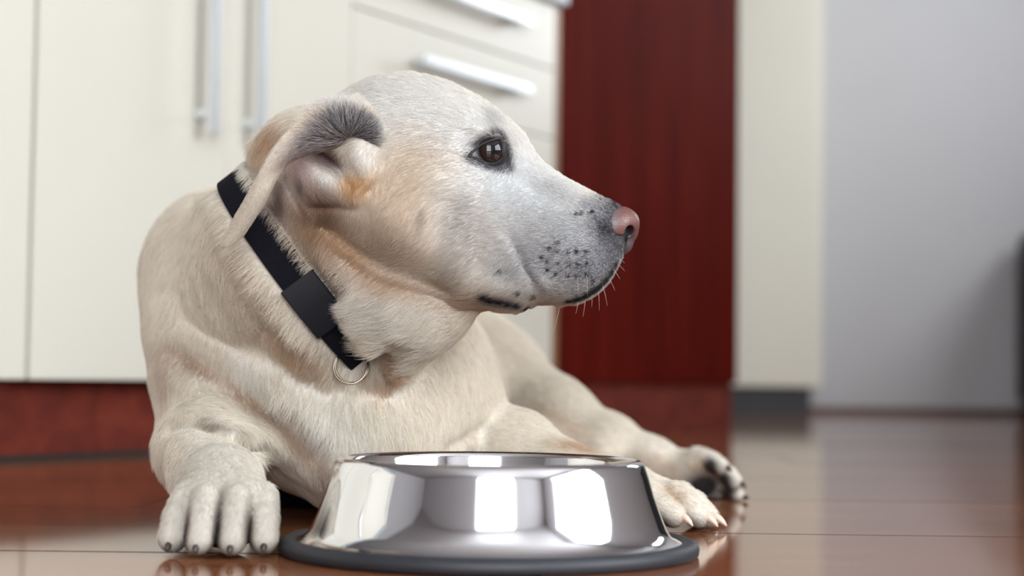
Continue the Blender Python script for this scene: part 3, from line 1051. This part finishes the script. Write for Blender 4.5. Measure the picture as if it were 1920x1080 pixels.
def coat_mat(name, gain=1.0, rough=.75, spec=.25):
    nt = NT(name)
    a = nt.n('ShaderNodeAttribute', attribute_name='coat')
    nz = nt.n('ShaderNodeTexNoise', Scale=420.0, Detail=2.0)
    tc = nt.n('ShaderNodeTexCoord')
    nt.l(tc.outputs['Object'], nz.inputs['Vector'])
    mr = nt.n('ShaderNodeMapRange')
    mr.inputs['To Min'].default_value = .78 * gain
    mr.inputs['To Max'].default_value = 1.12 * gain
    nt.l(nz.outputs['Fac'], mr.inputs['Value'])
    mx = nt.n('ShaderNodeVectorMath', operation='SCALE')
    nt.l(a.outputs['Color'], mx.inputs[0]); nt.l(mr.outputs[0], mx.inputs['Scale'])
    nt.l(mx.outputs[0], nt.b.inputs['Base Color'])
    nt.set(Roughness=rough, Specular_IOR_Level=spec)
    return nt.m


M_COAT = coat_mat('dog_coat', .66)
coat_attr(body_me, BC_)
coat_attr(ear_me, EC)
coat_attr(far_me, np.repeat(CREAM[None], len(far_me.vertices), 0))
body = link('body', body_me, M_COAT, parent=dog, smooth=True)
ear = link('ear', ear_me, M_COAT, parent=dog, smooth=True, label='folded-back ear showing its grey-haired inside')
ear2 = link('ear', far_me, M_COAT, parent=dog, smooth=True)

# ------------------------------------------------------------------ nose
NF = Field(P(1115, 490, YH + .035) + Vector((0, -.07, 0)), P(1210, 365, YH + .035), .0009)
nx = (P(1192, 440, YH) - P(1150, 395, YH)).normalized()


def N(px, py, w):
    return P(px, py, YH - w)


for sgn in (1, -1):
    NF.add(*ell_fn(N(1164, 416, .006 * sgn), (.0120, .0125, .0118)), .006)
    NF.add(*ell_fn(N(1151, 424, .0140 * sgn), (.0118, .0092, .0114)), .005)
    NF.add(*ell_fn(N(1180, 420, .004 * sgn), (.0066, .0078, .0080)), .005)
chain(NF, [(N(1178, 440, 0), .0065), (N(1172, 460, 0), .0045), (N(1168, 470, 0), .003)], .005)
for sgn in (1, -1):
    NF.cut(*ell_fn(N(1177, 434, .0130 * sgn), (.0050, .0070, .0050)), .0015)
    for a, b, r in ((N(1177, 437, .0135 * sgn), N(1160, 446, .0185 * sgn), .0020), (N(1160, 446, .0185 * sgn), N(1146, 440, .0205 * sgn), .0018),
                    (N(1146, 440, .0205 * sgn), N(1138, 424, .0205 * sgn), .0016)):
        NF.cut(*cone_fn(a, b, r, r), .001)
nv, nq_ = NF.mesh()
nose_me = bpy.data.meshes.new('nose')
nose_me.from_pydata(nv.tolist(), [], nq_.tolist())
ntm = NT('nose_leather')
tc = ntm.n('ShaderNodeTexCoord')
vo = ntm.n('ShaderNodeTexVoronoi', Scale=900.0)
ntm.l(tc.outputs['Object'], vo.inputs['Vector'])
bp = ntm.n('ShaderNodeBump', Strength=.35, Distance=.0006)
ntm.l(vo.outputs['Distance'], bp.inputs['Height']); ntm.l(bp.outputs['Normal'], ntm.b.inputs['Normal'])
at = ntm.n('ShaderNodeAttribute', attribute_name='coat')
ntm.l(at.outputs['Color'], ntm.b.inputs['Base Color'])
ntm.set(Roughness=.38, Specular_IOR_Level=.5)
ntree = BVHTree.FromPolygons(nv.tolist(), nq_.tolist())
NC = paint(nv, ntree, V((.125, .052, .045)), [(1140, 405, 16, 26, -20, DARK, .8, 1), (1150, 450, 26, 9, 20, V((.04, .03, .04)), .9, 1), (1177, 434, 11, 11, 0, BLK, 1.0, 1), (1174, 438, 8, 8, 0, BLK, 1.0, 1),
                                            (1174, 460, 13, 20, 20, V((.05, .045, .05)), .97, 1), (1140, 425, 6, 30, -15, BLK, .9, 1), (1150, 392, 14, 8, 30, DARK, .6, 1)])
coat_attr(nose_me, NC)
link('nose', nose_me, ntm.m, parent=dog, smooth=True, label='pinkish brown nose with dark nostrils')

# ------------------------------------------------------------------ eyes
MEYE = NT('eye_ball')
tc = MEYE.n('ShaderNodeTexCoord')
lk = Vector((.40, -.88, .12)).normalized()


def eye_mesh(c, look):
    bm = bmesh.new()
    bmesh.ops.create_uvsphere(bm, u_segments=32, v_segments=20, radius=EYE_R)
    bm.transform(Matrix.Translation(Vector(c)) @ Vector((0, 0, 1)).rotation_difference(look).to_matrix().to_4x4())
    me = bm_mesh(bm, 'eye')
    v, n, _ = mesh_arrays(me)
    ca = np.clip(((v - V(c)) / EYE_R) @ V(look), -1, 1)
    an = np.degrees(np.arccos(ca))
    C = np.where((an < 20)[:, None], V((.004, .004, .005)), np.where((an < 47)[:, None], V((.017, .010, .008)), np.where((an < 56)[:, None], V((.010, .007, .007)), V((.06, .045, .045)))))
    coat_attr(me, C)
    return me


at = MEYE.n('ShaderNodeAttribute', attribute_name='coat')
MEYE.l(at.outputs['Color'], MEYE.b.inputs['Base Color'])
MEYE.set(Roughness=.04, Specular_IOR_Level=.35)
LID = [(885, 291), (895, 280), (907, 272), (919, 267), (931, 263), (938, 264), (941, 274), (941, 287), (939, 297), (931, 303), (921, 305), (909, 302), (896, 296)]


def eyelid_mesh(c, mirror):
    ring0, ring1, ring2 = [], [], []
    cc = V(c)
    cpx, cpy = 915, 285
    for px, py in catmull(LID, 4):
        row = []
        for sc_, push in ((1.0, 1.025), (1.14, 1.11), (1.42, 1.02)):
            qx, qy = cpx + (px - cpx) * sc_, cpy + (py - cpy) * sc_
            d = (P(qx, qy, 1.0) - CAMP).normalized()
            # point on the (inflated) eyeball, else on the head
            o = V(CAMP) - cc
            dd = V(d)
            R = EYE_R * push
            b = o @ dd
            disc = b * b - (o @ o - R * R)
            bod = hit(qx, qy)
            pt = None
            if disc > 0:
                pt = V(CAMP) + dd * (-b - math.sqrt(disc))
            if sc_ > 1.3:
                pt = V(bod) + dd * .0012
            elif pt is None or bod.y < pt[1] + .0004:
                pt = V(bod) - dd * (.0005 if sc_ < 1.05 else .0016)
            row.append(pt)
        ring0.append(row[0]); ring1.append(row[1]); ring2.append(row[2])
    n = len(ring0)
    vs = np.array(ring0 + ring1 + ring2)
    if mirror:
        vs[:, 1] = 2 * YH - vs[:, 1]
    fs = []
    for k in range(2):
        for i in range(n):
            j = (i + 1) % n
            f = (k * n + i, k * n + j, (k + 1) * n + j, (k + 1) * n + i)
            fs.append(f[::-1] if mirror else f)
    me = bpy.data.meshes.new('eyelid')
    me.from_pydata(vs.tolist(), [], fs)
    C = np.concatenate([np.repeat(V((.008, .007, .008))[None], n, 0), np.repeat(V((.014, .012, .014))[None], n, 0), np.repeat(V((.03, .026, .03))[None], n, 0)])
    coat_attr(me, C)
    return me


for mir in (0, 1):
    c = eye_c.copy()
    look = lk.copy()
    if mir:
        c[1] = 2 * YH - c[1]; look.y = -look.y
    link('eye', eye_mesh(c, look), MEYE.m, parent=dog, smooth=True, label=None if mir else 'dark brown eye')
    link('eyelid', eyelid_mesh(eye_c, mir), coat_mat('eyelid_skin_%d' % mir, 1.0, .5, .2), parent=dog, smooth=True)

# ------------------------------------------------------------------ claws
M_CLAW = plain('dark_claw', (.035, .028, .026), rough=.4)
M_CLAWL = plain('pale_claw', (.62, .47, .38), rough=.35)
for CL, mt in ((CL1, M_CLAW), (CL2, M_CLAWL), (CL3, M_CLAW)):
    for p, d, r, ln, s in CL[0]:
        p, d = Vector(p), Vector(d)
        dn = d.cross(Vector(s)).normalized()
        if dn.z > 0:
            dn = -dn
        pts = [p - d * .004, p + d * ln * .3, p + d * ln * .65 + dn * ln * .05, p + d * ln + dn * ln * .16]
        for q in pts:
            q.z = max(q.z, .0035)
        link('claw', bm_mesh(tube_bm(pts, [r * .9, r * .85, r * .6, r * .18], 8), 'claw'), mt, parent=dog, smooth=True, label='pale claw' if mt is M_CLAWL else None)

# ------------------------------------------------------------------ collar band
def cpt(k, o, lift, wide=1.0):
    a = 2 * math.pi * k / NTH
    d = e1 * math.cos(a) + e2 * math.sin(a)
    k0 = int(math.floor(k)) % NTH; fr = k - math.floor(k)
    rr = RING[o][k0] * (1 - fr) + RING[o][(k0 + 1) % NTH] * fr
    return cc + cn * (o * HW * wide) + d * (rr + lift)


def band(ks, lo_, hi_, wide, closed):
    prof = [(-1, lo_, wide), (-1, hi_ - .0006, wide), (-1, hi_, wide * .95), (0, hi_ + .0002, wide), (1, hi_, wide * .95), (1, hi_ - .0006, wide), (1, lo_, wide), (0, lo_, wide)]
    vs = [cpt(k, *p) for k in ks for p in prof]
    m = len(prof)
    n = len(ks)
    fs = []
    for i in range(n if closed else n - 1):
        for j in range(m):
            fs.append((i * m + j, i * m + (j + 1) % m, ((i + 1) % n) * m + (j + 1) % m, ((i + 1) % n) * m + j))
    if not closed:
        fs.append(tuple(range(m))); fs.append(tuple((n - 1) * m + j for j in reversed(range(m))))
    me = bpy.data.meshes.new('band')
    me.from_pydata([list(v) for v in vs], [], fs)
    bm = bmesh.new(); bm.from_mesh(me)
    bmesh.ops.recalc_face_normals(bm, faces=bm.faces[:])
    bm.to_mesh(me); bm.free()
    return me


M_NYLON = plain('black_nylon', (.006, .0065, .010), rough=.85, spec=.08, noise=.25, scale=500, bump=.4, bscale=900)
M_BUCK = plain('black_buckle_plastic', (.006, .006, .009), rough=.5, spec=.2)
M_RINGM = plain('bronze_steel_ring', (.30, .25, .20), rough=.25, metal=1.0)
LIFT = .0035
collar = link('collar', band(list(range(NTH)), .0008, LIFT + .0012, 1.0, True), M_NYLON, parent=dog, label='black nylon collar with plastic buckle and metal ring')


def kof(px, py):
    p = V(hit(px, py)) - cc
    return (math.atan2(p @ e2, p @ e1) / (2 * math.pi) * NTH) % NTH


k1, k2 = kof(548, 533), kof(612, 612)
if abs(k2 - k1) > NTH / 2:
    k1, k2 = (k1 + NTH, k2) if k1 < k2 else (k1, k2 + NTH)
ks = list(np.linspace(k1, k2, 12))
link('buckle', band(ks, LIFT - .001, LIFT + .0055, 1.16, False), M_BUCK, parent=collar)
k3 = kof(660, 655)
rc = Vector(cpt(k3, -1, LIFT + .0005, .8)) + Vector((.0045, -.002, -.006))
for q in (0, 1):
    pts = []
    for a in np.linspace(0, 2 * math.pi, 40, endpoint=False):
        pts.append(rc + Vector((math.cos(a) * .0128 + q * .0012, q * .0012 + .003 * math.sin(a), math.sin(a) * .0128 + q * .0006)))
    link('ring', bm_mesh(tube_bm(pts, .00085, 8, closed=True), 'ring'), M_RINGM, parent=collar, smooth=True, label='thin metal ring')

# ------------------------------------------------------------------ fur
FLOW = [  # px, py, direction in the picture (right, down), hair length mm
    (1150, 400, -1, -.4, 2.2), (1100, 400, -1, -.35, 3.2), (1085, 480, -1, .35, 3.0), (1140, 490, -.9, .5, 2.2), (1120, 535, -1, .3, 2.6), (1040, 550, -1, .25, 3.6), (1000, 420, -1, .1, 4.5),
    (940, 370, -.9, .5, 5.5), (900, 480, -.8, .7, 6.5), (860, 200, -1, -.25, 7), (760, 160, -1, .05, 8), (930, 235, -.7, -.6, 5.5), (985, 285, -.5, -.8, 4.5), (950, 300, -.5, .6, 3.0),
    (885, 300, -.9, .2, 4.0), (800, 300, -.85, .5, 8), (850, 350, -.9, .4, 7), (740, 400, -.6, .8, 9.5), (680, 480, -.7, .7, 11), (650, 250, -.8, .3, 8), (690, 330, -.2, 1, 8), (600, 440, -.6, .8, 14),
    (820, 500, -.8, .6, 9), (930, 550, -.9, .4, 5), (700, 600, -1, .25, 18), (790, 620, -.8, .6, 15), (620, 520, -.8, .6, 18), (860, 580, -1, .2, 8), (600, 330, .2, .9, 7), (560, 320, -.2, .9, 7),
    (540, 560, -.55, .83, 20), (400, 480, -.5, .85, 20), (300, 520, -.2, 1, 16), (430, 620, -.5, .9, 22), (350, 620, -.2, 1, 18), (420, 400, -.8, .6, 18),
    (560, 720, -.3, 1, 22), (650, 780, 0, 1, 22), (760, 760, .2, 1, 18), (850, 720, .3, 1, 14), (480, 720, .3, .95, 22), (420, 762, .45, .9, 14), (470, 800, .6, .8, 14), (330, 740, 0, 1, 11), (520, 850, .4, .9, 18),
    (600, 890, .2, 1, 18), (400, 850, .1, 1, 6), (320, 850, -.2, 1, 6.5), (420, 940, 0, 1, 4.5), (420, 1000, 0, 1, 3.2), (360, 985, 0, 1, 3.2), (490, 985, 0, 1, 3.2), (950, 830, .9, .4, 8), (1050, 860, .95, .3, 7), (1250, 920, .8, .6, 5.5), (1290, 960, .7, .6, 4.5),
    (950, 680, .75, .65, 10), (1100, 780, .8, .6, 9), (1230, 860, .9, .35, 7), (1340, 870, .85, .3, 5.5), (1380, 890, .5, .5, 4)]


def flow_tables(tree):
    pts, dirs, lens = [], [], []
    for px, py, dx, dy, ln in FLOW:
        p = hit(px, py, tree)
        if p is None:
            continue
        q = P(px + dx * 10, py + dy * 10, p.y)
        d = (q - p).normalized()
        pts.append(V(p)); dirs.append(V(d)); lens.append(ln / 1000)
    return np.array(pts), np.array(dirs), np.array(lens)


FP, FD, FL = flow_tables(bvh)
RS = np.random.RandomState(7)
DOTS = [V(hit(q[0], q[1])) for q in PAINT if q[2] == 4.5]


def wobble(p, f, seed):
    """smooth pseudo noise in [-1, 1], three channels"""
    r = np.random.RandomState(seed)
    o = np.zeros((len(p), 3))
    for c in range(3):
        for _ in range(4):
            k = r.normal(size=3) * f
            o[:, c] += np.sin(p @ k + r.uniform(0, 6.28))
    return o / 4


def grow(Vx, Nx, Tx, Cx, bare, count, seed, len_scale=1.0, fixed=None):
    """roots scattered over the triangles, combed along the flow; returns points (n, 5, 3), colours, radii"""
    r = np.random.RandomState(seed)
    A, B, C_ = Vx[Tx[:, 0]], Vx[Tx[:, 1]], Vx[Tx[:, 2]]
    area = .5 * np.linalg.norm(np.cross(B - A, C_ - A), axis=1)
    ctr = (A + B + C_) / 3
    nrm = Nx[Tx].mean(1)
    look = ctr - V(CAMP)
    look /= np.linalg.norm(look, axis=1, keepdims=True)
    fac = np.clip(.55 - (nrm * look).sum(1) * 1.2, .10, 1.0)        # hair lies densest on the side the room sees
    headw = np.clip(1.6 - np.abs(ctr[:, 0] + .02) / .2, .6, 1.3) * np.where(ctr[:, 1] > 1.62, .7, 1.0) * np.where(ctr[:, 1] > 1.9, .35, 1.0)
    short = np.where((ctr[:, 0] > -.02) & (ctr[:, 2] > .15) & (ctr[:, 1] < 1.37), 2.6, 1.0)
    wt = area * fac * headw * short
    cum = np.cumsum(wt); cum /= cum[-1]
    t = np.searchsorted(cum, r.rand(count))
    u, v = r.rand(count), r.rand(count)
    f = u + v > 1
    u[f], v[f] = 1 - u[f], 1 - v[f]
    w = np.stack([1 - u - v, u, v], 1)[:, :, None]
    root = (Vx[Tx[t]] * w).sum(1)
    n = (Nx[Tx[t]] * w).sum(1)
    n /= np.linalg.norm(n, axis=1, keepdims=True) + 1e-9
    col = (Cx[Tx[t]] * w).sum(1)
    br = (bare[Tx[t]] * w[:, :, 0]).sum(1)
    keep = r.rand(count) > br * 1.5
    root, n, col = root[keep], n[keep], col[keep]
    m = len(root)
    if fixed is None:
        dirs, lens = np.zeros((m, 3)), np.zeros(m)
        for i in range(0, m, 20000):
            d2 = ((root[i:i + 20000, None] - FP[None]) ** 2).sum(2) + 1e-6
            ww = d2 ** -2.0
            ww /= ww.sum(1, keepdims=True)
            dirs[i:i + 20000] = ww @ FD
            lens[i:i + 20000] = ww @ FL
    else:
        dirs, lens = fixed(root, n)
    dirs = dirs + wobble(root, 55, 3) * .28 + wobble(root, 190, 4) * .22 + r.normal(size=(m, 3)) * .13
    tg = dirs - n * (dirs * n).sum(1, keepdims=True)
    tg /= np.linalg.norm(tg, axis=1, keepdims=True) + 1e-9
    ln = lens * len_scale * r.uniform(.65, 1.15, m)
    lift = np.clip((r.normal(.30, .09, m) + .09 * wobble(root, 110, 5)[:, 0]) * (1 - .45 * np.clip((ln - .006) / .016, 0, 1)), .07, .7)
    side = np.cross(n, tg) * (wobble(root, 260, 6)[:, :1] * .25 + r.normal(size=(m, 1)) * .08)
    ts = np.linspace(0, 1, 5)
    pts = np.zeros((m, 5, 3))
    for k, tt in enumerate(ts):
        pts[:, k] = root + tg * (ln * tt)[:, None] + n * (ln * lift * (tt - .62 * tt * tt))[:, None] + side * (ln * tt * tt)[:, None]
    pts[:, 0] -= n * .0006
    rad = (.000068 + .000065 * np.clip(ln / .015, 0, 1.2))[:, None] * np.array([1, .95, .8, .55, .12])[None]
    jit = r.normal(1.0, .12, m)[:, None]
    col = np.clip(col * jit, .004, .93)
    lum = col.mean(1)
    for d_ in DOTS:
        dm = np.linalg.norm(root - d_, axis=1) < .00155
        col[dm] = (.02, .02, .022)
        pts[dm] = root[dm][:, None] + (pts[dm] - root[dm][:, None]) * .5 + n[dm][:, None] * .0007
    # grizzled grey muzzle: mixed white and dark hairs
    gz = np.clip((.55 - lum) / .25, 0, 1) * (np.abs(col[:, 0] - col[:, 2]) < .08 * lum + .03)
    pick = r.rand(m)
    dk = (pick < .42 * gz)
    lt = (pick > 1 - .38 * gz * np.clip((lum - .06) / .22, 0, 1)) & (lum > .06)
    col[dk] *= .35
    col[lt] = col[lt] * .35 + V((.78, .77, .78)) * .65
    return pts, col, rad


def curves_object(name, pts, col, rad, mat, parent, kind='stuff', label=None):
    cu = bpy.data.hair_curves.new(name)
    n, k = pts.shape[:2]
    cu.add_curves([k] * n)
    cu.attributes['position'].data.foreach_set('vector', pts.astype(np.float32).ravel())
    ra = cu.attributes.get('radius') or cu.attributes.new('radius', 'FLOAT', 'POINT')
    ra.data.foreach_set('value', rad.astype(np.float32).ravel())
    ca = cu.attributes.new('coat', 'FLOAT_COLOR', 'CURVE')
    b = np.ones((n, 4), np.float32); b[:, :3] = col
    ca.data.foreach_set('color', b.ravel())
    cu.materials.append(mat)
    o = bpy.data.objects.new(name, cu)
    COL.objects.link(o)
    o.parent = parent
    if parent.type == 'EMPTY':
        o.matrix_parent_inverse = Matrix.Translation(parent.location).inverted()
    o['kind'] = kind
    if label:
        o['label'] = label
    return o


hm = NT('fur_strands')
a = hm.n('ShaderNodeAttribute', attribute_name='coat')
hm.l(a.outputs['Color'], hm.b.inputs['Base Color'])
hm.set(Roughness=.55, Specular_IOR_Level=.35)
tr = hm.n('ShaderNodeBsdfTranslucent')
hm.l(a.outputs['Color'], tr.inputs['Color'])
ms = hm.n('ShaderNodeMixShader', )
ms.inputs[0].default_value = .55
out = hm.t.nodes['Material Output']
hm.l(hm.b.outputs[0], ms.inputs[1]); hm.l(tr.outputs[0], ms.inputs[2]); hm.l(ms.outputs[0], out.inputs['Surface'])
M_FUR = hm.m

NH = 430000 if not DRAFT else 120000
pts, col, rad = grow(BV, BN, BT, BC_, BARE, NH, 11)


def tidy(pts, col, rad):
    """no hair under the collar, over the eye or through the floor; hair next to the collar lies over it"""
    R0 = pts[:, 0] - cc
    ax_ = R0 @ cn
    rv = R0 - ax_[:, None] * cn
    rl = np.linalg.norm(rv, axis=1)
    th0 = (np.arctan2(rv @ e2, rv @ e1) / (2 * math.pi) * NTH) % NTH
    bad = ((th0 < 22) | (th0 > 63)) & (np.abs(ax_) < HW * .92) & (rl < RING[0][np.floor(th0).astype(int) % NTH] + .006)
    de = np.linalg.norm(pts[:, 0] - eye_c, axis=1)
    bad |= de < EYE_R * 1.16
    dn = np.linalg.norm(pts[:, 0] - V(N(1164, 418, 0.0)), axis=1)
    bad |= (dn < .0155)
    pts, col, rad = pts[~bad], col[~bad], rad[~bad]
    # hair that starts above the collar ends part way across it and lies on top
    A0 = (pts - cc) @ cn
    R1 = pts - cc - A0[:, :, None] * cn
    L1 = np.linalg.norm(R1, axis=2)
    cross = (A0[:, 0] >= HW * .9) & (A0[:, 0] < .04) & (A0[:, -1] < HW * .5) & (L1[:, 0] < .13)
    f = np.where(cross, np.clip((A0[:, 0] - HW * .55 + RS.uniform(-.3, .3, len(A0)) * HW) / (A0[:, 0] - A0[:, -1] + 1e-9), .15, 1), 1.0)
    pts = pts[:, :1] + (pts - pts[:, :1]) * f[:, None, None]
    Q = pts.reshape(-1, 3) - cc
    a2 = Q @ cn
    r2 = Q - a2[:, None] * cn
    l2 = np.linalg.norm(r2, axis=1)
    th = (np.arctan2(r2 @ e2, r2 @ e1) / (2 * math.pi) * NTH) % NTH
    base = RING[0][np.floor(th).astype(int) % NTH]
    near = (np.abs(a2) < HW * 1.25) & (l2 < base + .006) & (l2 > base - .02) & np.repeat(cross, pts.shape[1])
    push = np.where(near, np.maximum(base + LIFT + .0022 - l2, 0), 0)
    pts = pts + (r2 / (l2[:, None] + 1e-9) * push[:, None]).reshape(pts.shape)
    pts[:, :, 2] = np.maximum(pts[:, :, 2], .0012)
    sane = np.linalg.norm(np.diff(pts, axis=1), axis=2).max(1) < .0085
    pts, col, rad = pts[sane], col[sane], rad[sane]
    return pts, col, rad


pts, col, rad = tidy(pts, col, rad)
curves_object('fur', pts, col, rad, M_FUR, dog)


# ear hair: short on the flap, longer dark streaks radiating inside
def ear_flow(root, n):
    src = V(P(655, 262, 1.232))
    d = root - src
    d /= np.linalg.norm(d, axis=1, keepdims=True) + 1e-9
    tip = V(P(414, 463, 1.256)) - V(P(600, 230, 1.22))
    tip /= np.linalg.norm(tip)
    w = np.clip((V(P(590, 300, 1.22))[0] - root[:, 0]) / .03, 0, 1)[:, None]
    inner = np.clip(1 - np.linalg.norm(root - V(P(640, 245, 1.222)), axis=1) / .040, 0, 1)
    return d * (1 - w) + tip * w, .0048 - .002 * w[:, 0] + .009 * inner


pe, ce, re_ = grow(EV, EN, ET, EC, np.zeros(len(EV)), 16000 if not DRAFT else 6000, 5, 1.0, ear_flow)
curves_object('ear_hair', pe, ce, re_, M_FUR, ear)

# whiskers
wr = np.random.RandomState(3)
wp, wc, wrad = [], [], []
for px, py, dx, dy, L in ((1150, 505, .55, .6, 10), (1158, 495, .7, .5, 9), (1142, 522, .45, .7, 11), (1130, 535, .3, .9, 16), (1122, 545, .12, 1, 15), (1110, 552, .05, 1, 10), (1098, 560, -.1, 1, 14),
                          (1085, 565, -.2, 1, 10), (1050, 572, -.2, 1, 22), (1046, 471, -.3, .8, 12), (1066, 497, -.1, .9, 14), (1083, 518, .1, 1, 14), (1100, 514, .1, 1, 16), (1028, 506, -.5, .8, 14),
                          (1160, 485, .8, .4, 7), (1000, 570, -.5, .9, 12), (985, 574, -.5, .9, 10)):
    p = hit(px, py)
    if p is None:
        continue
    d = (P(px + dx * 10, py + dy * 10, p.y - .0012) - p).normalized()
    c = [p - d * .001 + d * (L / 1000 * t) + Vector((-.06, 0, -.12)) * (L / 1000 * t * t) for t in np.linspace(0, 1, 5)]
    wp.append([list(x) for x in c]); wc.append((.75, .68, .62)); wrad.append(np.array([.00013, .00012, .0001, .00007, .00003]))
curves_object('whiskers', np.array(wp), np.array(wc), np.array(wrad), M_FUR, dog)
